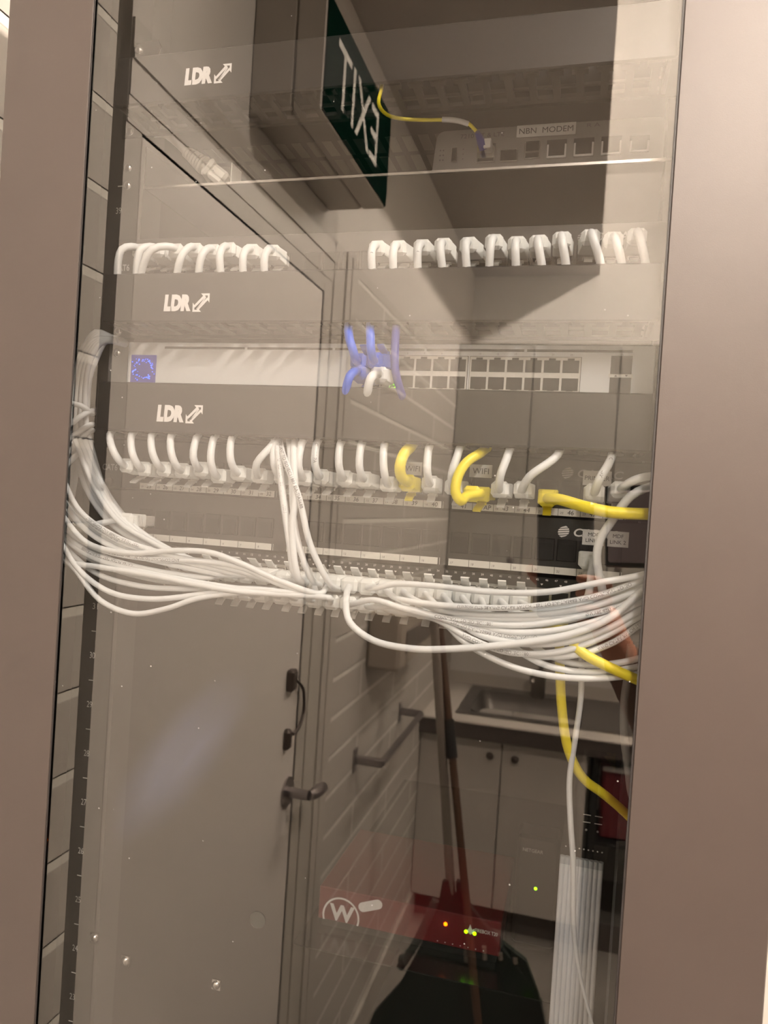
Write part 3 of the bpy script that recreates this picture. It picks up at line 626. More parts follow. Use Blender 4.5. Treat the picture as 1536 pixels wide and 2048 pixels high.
ch(t, b, 'lettering', 'white')

# ------------------------------------------------------------------ cables
def plug_geo(kind_up):
    """plug, ribbed boot and latch, pointing along -y from the port"""
    s = 1 if kind_up else -1
    body = MB().box((-.0058, -.016, -.0040), (.0058, 0, .0040), .0006)
    bt = MB()
    for i in range(7): k = i/6; y = -.014-i*.0021; w_ = .0066-.0010*k; bt.box((-w_, y-.0015, -.0050+.0006*k), (w_, y, .0050-.0006*k), .0009)
    bt.box((-.0050, -.030, -.0040), (.0050, -.014, .0040), .0010); bt.box((-.0059, -.0335, -.0053), (.0059, -.0285, .0053), .0022)
    cl = MB().prism([(-.005, s*.0040), (-.017, s*.0098), (-.0205, s*.0120), (-.0215, s*.0112), (-.018, s*.0086), (-.006, s*.0028)], 0, -.0027, .0027)
    cl.box((-.0034, -.0125, min(s*.0055, s*.0075)), (.0034, -.0105, max(s*.0055, s*.0075)), .0003)
    return body, bt, cl
_pm = {}
def plug(parent, port, tip, mt_boot, up=False, mt_body='clip'):
    key = (up,)
    if key not in _pm:
        me = []
        for bb, nm in zip(plug_geo(up), ('plug', 'boot', 'clip')):
            o = bb.build(nm, 'boot'); me.append(o.data); bpy.data.objects.remove(o)
        _pm[key] = me
    port, tip = Vector(port), Vector(tip); d_ = (tip-port)
    rot = (-d_).to_track_quat('Y', 'Z').to_matrix().to_4x4() if d_.length > 1e-5 else Matrix.Identity(4)
    sc = d_.length/.0335
    mw = Matrix.Translation(port) @ rot @ Matrix.Diagonal((1.12, sc, 1.12, 1))
    objs = []
    for me, nm, mm in zip(_pm[key], ('plug', 'boot', 'clip'), (mt_body, mt_boot, mt_body)):
        me2 = me.copy(); me2.materials.clear(); me2.materials.append(MT[mm]); me2.name = nm
        o = bpy.data.objects.new(nm, me2); C.objects.link(o); objs.append(o)
    objs[0].parent = parent; objs[0].matrix_local = mw
    objs[1].parent = parent; objs[1].matrix_local = mw
    objs[2].parent = objs[0]
    return objs
TXT = 'Ultrathin UTP 28AWG CAT6A PATCH TEST TO EIA-TIA568B AND COMPLIANT TO ISO/IEC11801  '
def print_along(parent, pts, r, s0, s1, body, flip=False, ht=.0022):
    """letters wrapped on the camera side of a cord between arc lengths s0 and s1"""
    P = smooth_path([Vector(q) for q in pts]); L = [0]
    for a_, b_ in zip(P, P[1:]): L.append(L[-1]+(b_-a_).length)
    tot = L[-1]; vv, ff = text_mesh(body, 0, 0); x0 = min(v[0] for v in vv); x1 = max(v[0] for v in vv); y0 = min(v[1] for v in vv); y1 = max(v[1] for v in vv)
    k = ht/(y1-y0); ln = (x1-x0)*k
    out = []; A0 = s0*tot
    def at(s):
        s = min(max(s, 0), tot-1e-6)
        lo = 0
        import bisect
        lo = max(0, min(len(L)-2, bisect.bisect_right(L, s)-1)); f = (s-L[lo])/max(1e-9, L[lo+1]-L[lo])
        return P[lo].lerp(P[lo+1], f), (P[min(lo+2, len(P)-1)]-P[max(lo-1, 0)]).normalized()
    keep = []
    lim = s1*tot
    for (x, y, *_z) in vv:
        u = (x-x0)*k; v = (y-(y0+y1)/2)*k
        s = A0+u if not flip else A0+min(ln, lim-A0)-u
        keep.append(A0-1e-6 <= s <= lim)
        c, tg = at(s); toC = (CAMP-c); side = tg.cross(toC).normalized()
        nrm = side.cross(tg).normalized()
        if nrm.dot(toC) < 0: nrm = -nrm
        vs2 = side if side.z*(1) > 0 else -side
        if flip: vs2 = -vs2
        ang = v/r
        out.append(c + (nrm*math.cos(ang)+vs2*math.sin(ang))*(r+.00012))
    ff = [f for f in ff if all(keep[i] for i in f)]
    MB().add(out, ff).build('printing', 'inkg', parent)
# --- top patch panel: cords bend down into the cable manager
T38 = {1:(275,499,235,560),2:(312,499,273,560),3:(348,499,280,560),4:(387,498,353,559),5:(423,501,397,559),6:(454,497,443,559),7:(501,501,487,558),8:(543,503,530,557),
 13:(752,495,745,553),14:(795,495,787,552),15:(843,493,836,551),16:(885,490,886,550),17:(935,488,934,548),18:(987,482,978,548),19:(1033,487,1032,545),20:(1076,484,1085,544),21:(1123,477,1133,542),22:(1182,472,1203,540),23:(1228,478,1245,540),24:(1275,470,1292,539)}
ORD = ['', 'first', 'second', 'third', 'fourth', 'fifth', 'sixth', 'seventh', 'eighth', 'ninth', 'tenth', 'eleventh', 'twelfth', 'thirteenth', 'fourteenth', 'fifteenth', 'sixteenth', 'seventeenth', 'eighteenth', 'nineteenth', 'twentieth', 'twenty-first', 'twenty-second']
RC = .0030
NW = dict(zip(range(25, 49), 'twenty-five twenty-six twenty-seven twenty-eight twenty-nine thirty thirty-one thirty-two thirty-three thirty-four thirty-five thirty-six thirty-seven thirty-eight thirty-nine forty forty-one forty-two forty-three forty-four forty-five forty-six forty-seven forty-eight'.split()))
for k, (tx, ty, bx, by) in T38.items():
    if k <= 8: lb = 'white patch cable in the top patch panel, %s of its eight left plugs' % ORD[k]
    else: lb = 'white patch cable in the top patch panel, %s of its twelve right plugs' % ORD[k-12]
    t = thing('patch_cable', lb, 'cable', group='white cables in the top patch panel')
    tip = W(tx, ty, -.035)
    plug(t, (PX[k-1], -.0005, 1.6645), tip, 'boot')
    e = W(bx, by, -.041); mid = tip.lerp(e, .30); mid.y = -.046
    if k <= 2 or k == 3: mid = tip.lerp(e, .45)+Vector((0, -.010, .008))
    pts = [tip+Vector((0, .006, 0)), tip+Vector((0, -.003, .001)), mid, e, e+Vector((0, .006, -.014)), e+Vector((.01, .014, -.020))]
    co = MB().tube(pts, RC, 12).build('cord', 'cord', t)
    if k in (13, 15): print_along(co, [pts[2], e, e+Vector((0, 0, -.012))], RC, 0, .8, 'CAT6A PATCH', ht=.0024)
# --- numbered patch panel
T34 = {1:(250,930,220,873),2:(285,937,263,875),3:(325,937,303,876),4:(362,940,342,877),5:(400,937,393,880),6:(435,952,427,882),7:(475,945,463,882),8:(517,950,547,891),9:(560,952,550,893),10:(607,955,603,893),11:(640,952,633,893),12:(687,955,680,894),13:(727,957,722,895),14:(776,968,768,897),16:(860,966,857,903),17:(905,973,918,905),19:(999,978,1017,910),20:(1045,978,1115,914),23:(1190,983,1222,922)}
for k, (tx, ty, bx, by) in T34.items():
    t = thing('patch_cable', 'white patch cable plugged into handwritten port %s%s' % (NW[24+k], ' below the PRINTER sticker' if k == 23 else ''), 'cable', group='white cables in the numbered patch panel')
    tip = W(tx, ty, -.035); plug(t, (PX[k-1], -.0005, 1.4835), tip, 'boot')
    e = W(bx, by-4, -.040); mid = tip.lerp(e, .35); mid.y = -.046; mid.x += (tip.x-e.x)*.12
    pts = [tip+Vector((0, .006, 0)), tip+Vector((0, -.002, 0)), mid, e, e+Vector((0, .012, .012)), e+Vector((-.01, .016, .018))]
    co = MB().tube(pts, RC, 12).build('cord', 'cord', t)
    if k in (11, 23): print_along(co, [e, mid, tip], RC, .02, .9, 'CAT6A PA', ht=.0024)
# yellow ones
def ycable(lb, port, tip, pts, r=.0036, up=False, m='ycord', z=1.4835, plg=True):
    t = thing('patch_cable', lb, 'cable', group='yellow patch cables')
    if plg: plug(t, port, tip, m, up, m)
    MB().tube(pts, r, 12).build('cord', m, t); return t
tp = W(806, 955, -.034)
ycable('yellow patch cable plugged into port thirty-nine beside the first WIFI sticker', (PX[14], -.0005, 1.4835), tp+Vector((.002, .004, -.003)), [tp+Vector((.004, .006, -.003)), tp+Vector((0, -.004, 0)), W(800, 932, -.045), W(808, 908, -.042), W(822, 893, -.034), W(830, 880, -.02)], .0042)
tp = W(945, 985, -.040)
ycable('yellow patch cable plugged into port forty-two, looping below the second WIFI sticker', (PX[17]+.003, -.0005, 1.481), tp+Vector((-.002, .004, -.001)), [tp+Vector((.006, .008, 0)), tp+Vector((-.004, -.003, -.003)), W(922, 1002, -.052), W(911, 985, -.054), W(917, 950, -.052), W(935, 923, -.046), W(958, 908, -.038), W(975, 895, -.02)], .0036)
tp = W(1095, 997, -.030)
ycable('thick yellow patch cable plugged into port forty-five running off to the right', (PX[20], -.0005, 1.4825), tp, [tp+Vector((0, .006, 0)), tp+Vector((.001, -.002, 0)), W(1120, 999, -.044), W(1165, 1012, -.056), W(1220, 1024, -.058), W(1300, 1028, -.054), W(1345, 1026, -.035)], .0040)
# 48 (right end): cord leaves sideways
t = thing('patch_cable', 'white patch cable plugged into port forty-eight bending to the right', 'cable', group='white cables in the numbered patch panel')
tip = W(1242, 978, -.035); plug(t, (PX[23], -.0005, 1.4835), tip, 'boot')
MB().tube([tip+Vector((0, .006, 0)), tip+Vector((.001, -.004, .001)), W(1265, 962, -.044), W(1290, 954, -.045), W(1340, 950, -.035)], .0030, 12).build('cord', 'cord', t)
# MDF links in the panel below
ZP33 = 32*U+U/2-.003
t = thing('patch_cable', 'grey white patch cable hanging from the port under MDF LINK 1', 'cable')
plug(t, (PX[22], -.0005, ZP33-.003), Vector((PX[22], -.018, ZP33-.006)), 'boot')
MB().tube([Vector((PX[22], -.016, ZP33-.007)), W(1186, 1118, -.026), W(1182, 1150, -.028), W(1177, 1190, -.028), W(1150, 1230, -.02)], .0028, 12).build('cord', 'cord', t)
t = thing('patch_cable', 'white patch cable curving in from the right past the MDF LINK 2 sticker', 'cable')
MB().tube([W(1345, 968, -.035), W(1302, 973, -.045), W(1262, 992, -.050), W(1225, 1040, -.050), W(1198, 1085, -.046), W(1194, 1125, -.042), W(1203, 1170, -.038), W(1210, 1220, -.03)], .0030, 12).build('cord', 'cord', t)

# --- blue and white cables in the silver switch
def swcable(lb, m, col, upper, tip_px, path, up=True, r=.0034, g=None):
    t = thing('patch_cable', lb, 'cable', group=g); tip = W(*tip_px, -.036)
    plug(t, (PS[col], -.005, 1.5806 if upper else 1.5672), tip, m, up, m if m != 'cord' else 'clip')
    MB().tube([tip+Vector((.001, .007, 0)), tip+Vector((0, -.002, 0))]+[W(x, y, dpt) for x, y, dpt in path], r, 12).build('cord', m, t); return t
swcable('blue patch cable rising from the upper row of the silver switch, the left one', 'blue', 0, True, (714, 722), [(706, 700, -.046), (699, 678, -.044), (697, 655, -.036), (699, 640, -.02)])
swcable('blue patch cable rising from the upper row of the silver switch, the right one', 'blue', 1, True, (748, 720), [(742, 700, -.046), (741, 675, -.044), (740, 655, -.036), (742, 640, -.02)])
swcable('blue patch cable drooping from the lower row of the silver switch', 'blue', 0, False, (714, 744), [(700, 752, -.047), (693, 775, -.046), (692, 797, -.040), (693, 815, -.025)], up=False)
o = swcable('white patch cable drooping from the lower row of the silver switch', 'cord', 1, False, (757, 748), [(742, 756, -.048), (736, 778, -.047), (736, 798, -.040), (738, 815, -.025)], up=False)
t = thing('patch_cable', 'dark blue cable passing down in front of the silver switch', 'cable')
MB().tube([W(796, 640, -.02), W(792, 660, -.040), W(790, 700, -.052), (W(790, 735, -.054)), W(796, 765, -.053), W(806, 796, -.044), W(812, 815, -.025)], .0031, 12).build('cord', 'dblue', t)
# yellow fibre to the modem
t = thing('fibre_cable', 'thin yellow fibre cable with a blue connector into the modem', 'cable')
MB().tube([W(764, 170, -.036), W(762, 182, -.040), W(757, 205, -.040), W(768, 225, -.030), W(800, 237, -.010), W(850, 240, .0), W(900, 240, .004), W(935, 246, .008), W(952, 262, .012)], .0014, 10).build('cord', 'yfib', t)
MB().tube([W(884, 239, .003), W(905, 240, .0045), W(922, 243, .0065), W(937, 248, .0085)], .0021, 10).build('sleeve', 'clip', t)
A, B = W(954, 264, .013), W(968, 296, .024); MB().tube([A, A.lerp(B, .5), B], [.0022, .0036, .0046], 4).build('connector', 'dblue', t)
MB().box((.0800, .019, 1.7605), (.0860, .029, 1.7680), .0005).build('latch', 'white', t)

# --- plugs and cords of the black switch
RS = .00225
def c48(col, upper, pts, lb, r=RS, prints=None, m='cord', droop=(0, 0), grp='white cables of the black switch'):
    """plug in column col (1..24) and a cord through pts [(px, py, Y)...] ending at the plug"""
    t = thing('patch_cable', lb, 'cable', group=grp)
    x = PC[col-1]; z = ZU_ if upper else ZL_
    port = Vector((x, -.004, z)); tip = Vector((x+droop[0], -.036, z-.001+droop[1]))
    plug(t, port, tip, 'boot' if m == 'cord' else m, upper, 'clip' if m == 'cord' else m)
    P = [W(*q) for q in pts]; near = P[-1]; dx = (tip-near).normalized()
    P += [tip+Vector((dx.x*-.006, -.006, dx.z*-.004)), tip+Vector((0, .004, 0))]
    co = MB().tube(P, r, 12).build('cord', m, t)
    for (s0, s1, body, flip) in (prints or []): print_along(co, P, r, s0, s1, body, flip)
    return t
def lab48(col, upper, side): return 'white patch cable leading %s from the black switch, %s row, %s column' % (side, 'upper' if upper else 'lower', ORD[col])
LP = [ # left bundle, from the frame edge to the plug
 (11, 0, [(96,1060,-.035),(124,1112,-.05),(150,1138,-.055),(200,1200,-.057),(265,1227,-.058),(330,1218,-.058),(395,1197,-.056),(480,1186,-.054),(600,1187,-.052)], None),
 (10, 0, [(96,1040,-.035),(123,1086,-.05),(160,1142,-.056),(220,1184,-.057),(300,1198,-.057),(400,1189,-.055),(470,1178,-.053),(570,1185,-.052)], None),
 (12, 0, [(96,1075,-.035),(124,1119,-.05),(200,1134,-.055),(300,1150,-.057),(400,1170,-.057),(480,1183,-.056),(600,1191,-.054),(660,1196,-.052)], None),
 (12, 1, [(100,985,-.035),(126,1032,-.05),(175,1086,-.055),(260,1106,-.057),(350,1101,-.058),(420,1105,-.058),(480,1126,-.057),(560,1162,-.055),(640,1187,-.052)], None),
 (11, 1, [(100,1000,-.035),(125,1050,-.048),(190,1095,-.053),(300,1118,-.055),(400,1122,-.056),(480,1135,-.055),(560,1168,-.054),(630,1188,-.05)], [(.30, .95, 'AND COMPLIANT TO ISO/IEC11801 TEST TO EIA', True)]),
 (9, 1, [(104,900,-.035),(128,962,-.046),(160,1022,-.051),(230,1072,-.054),(330,1108,-.055),(430,1130,-.054),(520,1152,-.052)], [(.30, .8, 'TEST TO EIA-TIA568B AND COMPLIANT', True)]),
 (8, 1, [(104,920,-.035),(130,985,-.045),(180,1045,-.05),(260,1092,-.052),(350,1118,-.053),(430,1138,-.052),(490,1150,-.05)], [(.2, .75, 'EIA-TIA568B AND COMPLIANT TO ISO/IEC', True)]),
 (7, 1, [(112,960,-.035),(128,1005,-.045),(175,1062,-.049),(250,1104,-.052),(340,1128,-.052),(440,1148,-.05)], None),
 (6, 1, [(112,1000,-.035),(126,1060,-.045),(170,1100,-.049),(260,1130,-.051),(360,1150,-.05),(420,1155,-.048)], [(.3, .9, 'CAT6A PATCH TEST TO EIA-TIA568B', True)]),
 (9, 0, [(100,1030,-.035),(126,1072,-.046),(180,1112,-.05),(280,1142,-.053),(380,1162,-.053),(470,1176,-.052),(530,1180,-.05)], None),
 (8, 0, [(112,1040,-.035),(130,1090,-.044),(190,1145,-.048),(280,1172,-.051),(370,1178,-.051),(460,1178,-.049)], None),
 (5, 1, [(150,880,-.03),(195,985,-.034),(240,1045,-.038),(300,1082,-.042),(350,1110,-.045),(380,1135,-.045)], None),
 (4, 1, [(160,880,-.028),(215,1005,-.032),(262,1060,-.036),(310,1090,-.04),(345,1120,-.043)], None),
 (7, 0, [(112,1010,-.03),(140,1075,-.04),(200,1110,-.045),(300,1146,-.048),(400,1168,-.048)], None),
 (6, 0, [(112,1030,-.03),(135,1085,-.038),(200,1128,-.042),(300,1158,-.046),(385,1170,-.046)], None),
 (10, 1, [(108,940,-.03),(140,1010,-.040),(210,1075,-.046),(300,1110,-.050),(400,1128,-.052),(480,1142,-.052),(540,1160,-.05)], None),
 (5, 0, [(170,880,-.026),(225,1010,-.03),(280,1070,-.034),(330,1120,-.04),(360,1150,-.042)], None),
]
for col, up_, pts, pr in LP: c48(col, up_, pts, lab48(col, up_, 'left'), prints=pr)
RP = [ # right bundle
 (14, 1, [(1330,1128,-.04),(1293,1147,-.052),(1200,1165,-.058),(1093,1184,-.060),(980,1184,-.060),(868,1172,-.058),(790,1168,-.056),(752,1176,-.052)], None),
 (15, 1, [(1330,1135,-.035),(1292,1156,-.048),(1200,1190,-.055),(1110,1207,-.058),(1000,1216,-.059),(850,1207,-.058),(795,1197,-.054)], [(.14, .92, 'Ultrathin UTP 28AWG CAT6A PATCH TEST TO EIA-TIA568B AND COMPLIANT TO ISO', True)]),
 (16, 1, [(1330,1155,-.035),(1291,1175,-.046),(1200,1208,-.052),(1100,1227,-.054),(980,1230,-.054),(880,1220,-.052),(830,1200,-.048)], None),
 (17, 1, [(1330,1175,-.035),(1288,1192,-.044),(1210,1222,-.050),(1080,1237,-.053),(960,1236,-.053),(890,1222,-.05)], [(.16, .45, 'Ultrathin UTP 28AWG', False)]),
 (12, 0.5, None, None),
 (18, 1, [(1330,1170,-.035),(1288,1200,-.046),(1200,1240,-.053),(1100,1262,-.055),(1000,1262,-.055),(930,1240,-.05),(905,1212,-.046)], None),
 (17, 0, [(1330,1195,-.035),(1288,1215,-.046),(1230,1250,-.054),(1150,1281,-.058),(1050,1288,-.058),(960,1270,-.055),(905,1238,-.05)], None),
 (15, 0, [(1330,1210,-.035),(1287,1228,-.044),(1210,1272,-.054),(1120,1303,-.058),(1020,1305,-.058),(940,1277,-.056),(870,1238,-.052)], [(.45, .95, 'AND COMPLIANT TO ISO/IEC11801', True)]),
 (18, 0, [(1330,1225,-.035),(1285,1246,-.042),(1230,1283,-.05),(1160,1308,-.055),(1080,1312,-.055),(1000,1290,-.053),(940,1250,-.05)], [(.10, .5, 'AWG CAT6A PATCH TEST', True)]),
 (16, 0, [(1330,1330,-.035),(1275,1348,-.046),(1180,1357,-.056),(1090,1350,-.058),(1010,1328,-.057),(930,1285,-.054),(880,1240,-.05)], None),
 (19, 0, [(1330,1315,-.035),(1278,1333,-.044),(1180,1345,-.052),(1100,1333,-.054),(1050,1310,-.053),(990,1262,-.05)], None),
 (20, 0, [(1330,1300,-.035),(1280,1316,-.042),(1230,1327,-.047),(1160,1329,-.048),(1100,1312,-.049),(1020,1262,-.047)], None),
 (19, 1, [(1330,1160,-.033),(1285,1185,-.040),(1200,1222,-.046),(1100,1247,-.049),(1000,1246,-.05),(950,1222,-.046)], None),
 (20, 1, [(1330,1185,-.03),(1285,1205,-.036),(1200,1238,-.042),(1100,1262,-.045),(1010,1250,-.046),(975,1225,-.043)], None),
 (21, 1, [(1330,1150,-.03),(1290,1172,-.036),(1200,1200,-.042),(1120,1222,-.045),(1040,1228,-.045),(1015,1215,-.042)], None),
 (22, 1, [(1330,1140,-.028),(1290,1162,-.034),(1220,1190,-.04),(1140,1210,-.043),(1070,1217,-.043)], None),
]
for col, up_, pts, pr in RP:
    if pts: c48(col, up_, pts, lab48(col, up_, 'right'), prints=pr)
c48(13, 1, [(1330,1160,-.04),(1289,1178,-.052),(1220,1236,-.060),(1150,1266,-.062),(1050,1285,-.063),(900,1298,-.063),(820,1297,-.063),(745,1280,-.062),(700,1245,-.060),(692,1215,-.055)], 'white patch cable making the long low loop below the black switch', r=.0025)
c48(13, 0, [(1330,1180,-.03),(1288,1196,-.042),(1200,1222,-.05),(1050,1250,-.055),(900,1238,-.056),(800,1215,-.056),(748,1200,-.054)], lab48(13, 0, 'right'), prints=[(.5, .98, 'COMPLIANT TO ISO/IEC11801', True)])
c48(14, 0, [(1330,1200,-.03),(1288,1212,-.04),(1180,1250,-.05),(1060,1275,-.054),(960,1262,-.055),(880,1236,-.056),(800,1214,-.055)], lab48(14, 0, 'right'), prints=[(.4, .95, 'TEST TO EIA-TIA568B AND COMPLIANT TO', True)])
c48(23, 0, [(1330,1385,-.04),(1280,1362,-.050),(1220,1335,-.056),(1165,1305,-.057),(1125,1262,-.050)], 'yellow patch cable of the black switch running down to the right', r=.0036, m='ycord', grp='yellow patch cables')
c48(24, 0, [(1300,1680,.02),(1255,1630,.0),(1210,1590,-.012),(1165,1555,-.022),(1137,1500,-.03),(1124,1420,-.036),(1120,1340,-.042),(1118,1270,-.044)], 'yellow patch cable of the black switch hanging straight down, then sweeping right', r=.0034, m='ycord', grp='yellow patch cables')
# four cords dropping from the manager into the black switch
for i, (col, pts) in enumerate(((8, [(548,880,-.03),(556,905,-.045),(567,1000,-.052),(580,1090,-.054),(590,1150,-.05)]), (9, [(590,880,-.03),(587,905,-.045),(590,1000,-.054),(584,1060,-.055),(596,1155,-.05)]), (10, [(578,880,-.03),(581,915,-.046),(592,1065,-.053),(624,1160,-.048)]), (11, [(560,880,-.03),(566,910,-.048),(598,995,-.055),(621,1090,-.055),(660,1168,-.048)]))):
    t = thing('patch_cable', 'white cable dropping from the lowest cable manager to the black switch, %s of four' % ORD[i+1], 'cable', group='cables dropping to the black switch')
    P = [W(*q) for q in pts]; co = MB().tube(P+[P[-1]+Vector((.002, .02, -.006))], .0028 if i < 2 else .0024, 12).build('cord', 'cord', t)
    if i in (0, 3): print_along(co, P, .0026, .05, .97, 'COMPLIANT TO ISO/IEC11801 EIA-TIA568B', ht=.0024)
# cord with a boot at the first port of the blank panel
t = thing('patch_cable', 'white patch cable plugged into the first port of the blank labelled panel', 'cable')
tip = W(250, 1040, -.033); plug(t, (PX[0]+.002, -.0005, 1.4400), tip, 'boot')
MB().tube([tip+Vector((.004, .005, 0)), tip+Vector((-.004, 0, 0)), W(205, 1046, -.036), W(165, 1052, -.038), W(140, 1030, -.038), W(110, 1000, -.03)], .0027, 12).build('cord', 'cord', t)
# cords rising behind the left frame
for i in range(8):
    x = i*6; t = thing('network_cable', 'white cable in the bundle arching up beside the left rail', 'cable', group='white cables arching beside the left rail')
    MB().tube([W(262, 690, .012), W(240+x*.2, 680+i*1.2, -.004), W(222+x*.3, 674+i*1.5, -.008), W(192+x*.5, 664+i*2.5, -.011), W(166+x*.6, 700+i*3, -.014), W(150+x*.7, 755, -.016), W(141+x*.75, 830, -.012), W(133+x*.6, 900, -.006), W(128+x*.4, 990, -.008), W(118, 1060+i*4, -.01)], .0026, 10).build('cord', 'cord', t)
for i, (xa, ya_, xb, yb3) in enumerate(((140, 806, 186, 826), (139, 850, 186, 822), (138, 880, 184, 850), (137, 905, 184, 862), (136, 928, 182, 886))):
    t = thing('network_cable', 'white cable crossing from behind the frame to behind the left rail', 'cable', group='white cables crossing to the left rail')
    MB().tube([W(100, ya_+(-14 if i == 0 else 40), -.03), W(xa, ya_, -.028), W((xa+xb)/2, (ya_+yb3)/2-4, -.026), W(xb-4, yb3, -.012), W(xb+6, yb3, .008), W(xb+24, yb3+4, .02)], .0024, 10).build('cord', 'cord', t)
for i in range(4):
    t = thing('network_cable', 'white cable sweeping down and right past the left rail', 'cable', group='white cables sweeping past the left rail')
    MB().tube([W(226+i*3, 678+i, -.012), W(190+i*4, 680+i*2, -.015), W(160+i*7, 720, -.018), W(147+i*8, 780, -.018), W(143+i*10, 850, -.014), W(150+i*12, 905, -.014), W(168+i*12, 965, -.016), W(195+i*13, 1015, -.022), W(238+i*13, 1060, -.03), W(300+i*14, 1092+i*3, -.036), W(380+i*16, 1122+i*5, -.04), W(440+i*14, 1160, -.03)], .0025, 10).build('cord', 'cord', t)
# thin cords on the right
t = thing('network_cable', 'thin white cable hanging free to the right of the lower cabinet', 'cable')
MB().tube([W(1160, 1290, -.03), W(1163, 1330, -.034), W(1161, 1400, -.034), W(1150, 1480, -.032), W(1139, 1560, -.03), W(1141, 1640, -.03), W(1146, 1720, -.03), W(1148, 1860, -.028), W(1160, 1950, -.026), W(1185, 2048, -.022), W(1205, 2110, -.02)], [.0021, .0021, .0021, .0021, .0021, .0021, .002, .0018, .0013, .001, .001], 10).build('cord', 'cord', t)
t = thing('network_cable', 'grey cable hanging beside the right edge of the glass', 'cable')
MB().tube([W(1262, 1290, -.02), W(1256, 1350, -.016), W(1249, 1400, -.012), W(1249, 1480, -.008), W(1256, 1530, -.006), W(1264, 1590, -.004), W(1285, 1640, .0)], .0030, 10).build('cord', 'grcord', t)

# row of cables hanging at lower right and their clear guide
xa, xb = W(1120, 1715, .05).x, W(1207, 1733, .05).x; ztop = W(1160, 1722, .05).z
for i in range(9):
    x = xa+.002+(xb-xa-.004)*i/8
    t = MB().tube([(x, .05, ztop+.002), (x, .05, ztop-.1), (x-.0003, .05, ztop-.35), (x, .05, FLOOR+.2)], .0021, 10).build('hanging_cable', 'trunkc')
    tag(t, 'white cable in the flat row of nine hanging at the lower right', 'cable', 'flat row of hanging cables')
t = thing('cable_guide', 'clear plastic guide above the flat row of hanging cables', 'cable guide')
zt2 = ztop+.09; MB().add([(xa+.014, .046, zt2), (xb+.004, .046, zt2), (xb+.002, .046, ztop-.003), (xa-.001, .046, ztop-.003), (xa+.002, .046, ztop+.03)], [(0, 1, 2, 3, 4)]).add([(xa+.014, .056, zt2), (xb+.004, .056, zt2), (xb+.002, .056, ztop-.003), (xa-.001, .056, ztop-.003), (xa+.002, .056, ztop+.03)], [(0, 1, 2, 3, 4)]).build('plastic_plate', 'clear', t)
b = MB()
for i in range(9): b.dome((xa+.004+(xb-xa-.006)*i/8, .0455, ztop+.012), .0007, h=.0004, n=8)
for i in range(2):
    for j in range(2): b.box((xa+.016+i*.009, .0452, ztop+.034+j*.006), (xa+.022+i*.009, .0457, ztop+.0346+j*.006)); b.dome((xa+.019+i*.009, .0455, ztop+.028), .001, h=.0005, n=8)
b.build('marks', 'clip', t)

# shelf in the lower cabinet with firewall and modem
SH = .948
t = thing('lower_shelf', 'glossy black shelf in the lower cabinet under the red firewall', 'shelf', (0, 0, SH))
ch(t, MB().box((-.118, .235, SH-.0015), (.205, .795, SH)), 'shelf_plate', 'gloss')
t = thing('firewall', 'red firewall box with a white W logo in the lower cabinet', 'firewall', (0, .28, SH))
fx0, fx1, fy, fz0, fz1 = -.104, .117, .28, .9575, .997
ch(t, MB().box((fx0, fy, fz0), (fx1, fy+.17, fz1), .001), 'casing', 'red'); ch(t, MB().box((fx0+.004, fy+.004, SH), (fx1-.004, fy+.16, fz0)), 'foot_plate', 'plast')
b = MB(); cx, cz, R_ = -.075, fz0+.007, .0235
for i in range(24):
    a0, a1 = math.radians(-18+216*i/24), math.radians(-18+216*(i+1)/24)
    zz0 = cz+R_*math.sin(a0)
    q = [(cx+rr_*math.cos(a_), fy-.0003, max(fz0+.0003, cz+rr_*math.sin(a_))) for a_, rr_ in ((a0, R_), (a1, R_), (a1, R_-.0022), (a0, R_-.0022))]; b.add(q, [(0, 1, 2, 3)])
b.text('W', cx+.001, fy-.0003, fz0+.0115, .032, .020, bold=.035)
A, B = Vector((-.048, fy-.0004, fz0+.0245)), Vector((-.030, fy-.0004, fz0+.0315)); dn = (B-A).normalized(); nn = Vector((-dn.z, 0, dn.x))*.0058
pill = [A-nn, B-nn]+[B+dn*(.0058*math.sin(t_))-nn*math.cos(t_) for t_ in [math.pi*k/8 for k in range(1, 8)]]+[B+nn, A+nn]+[A-dn*(.0058*math.sin(t_))+nn*math.cos(t_) for t_ in [math.pi*k/8 for k in range(1, 8)]]
b.add(pill, [tuple(range(len(pill)))])
b.text('FIREBOX T20', .1005, fy-.0003, fz0+.0255, .026, .0042, bold=.01); b.prism([(.078, fz0+.023), (.082, fz0+.019), (.0865, fz0+.022), (.087, fz0+.027), (.084, fz0+.025), (.0815, fz0+.031), (.080, fz0+.026)], 1, fy-.0003, fy-.0002)
for i in range(7): b.box((.044+i*.009, fy-.0004, fz0+.003), (.0452+i*.009, fy-.0002, fz0+.0042))
ch(t, b, 'logo', 'white')
lx = lambda px, py: W(px, py, fy)
q = lx(891, 1848); ch(t, MB().dome((q.x, fy, q.z), .0022, h=.002), 'status_light', 'oled')
for px, py in ((932, 1863), (949, 1867)): q = lx(px, py); ch(t, MB().dome((q.x, fy, q.z), .0021, h=.002), 'status_light', 'gled')
q0, q1 = W(1028, 1790, .33), W(1105, 1680, .33)
t = thing('router', 'dark router box with one green light beside the firewall', 'router', (q0.x, .33, SH))
ch(t, MB().box((q0.x, .331, SH), (q1.x+.01, .37, q1.z), .004), 'casing', 'plast')
b = MB(); q = W(1066, 1702, .33); b.text('NETGEAR', q.x, .3305, q.z, .024, .0042, bold=.02); ch(t, b, 'logo', 'wdim')
q = W(1071, 1778, .33); ch(t, MB().dome((q.x, .331, q.z), .0018, h=.0015), 'status_light', 'gled')
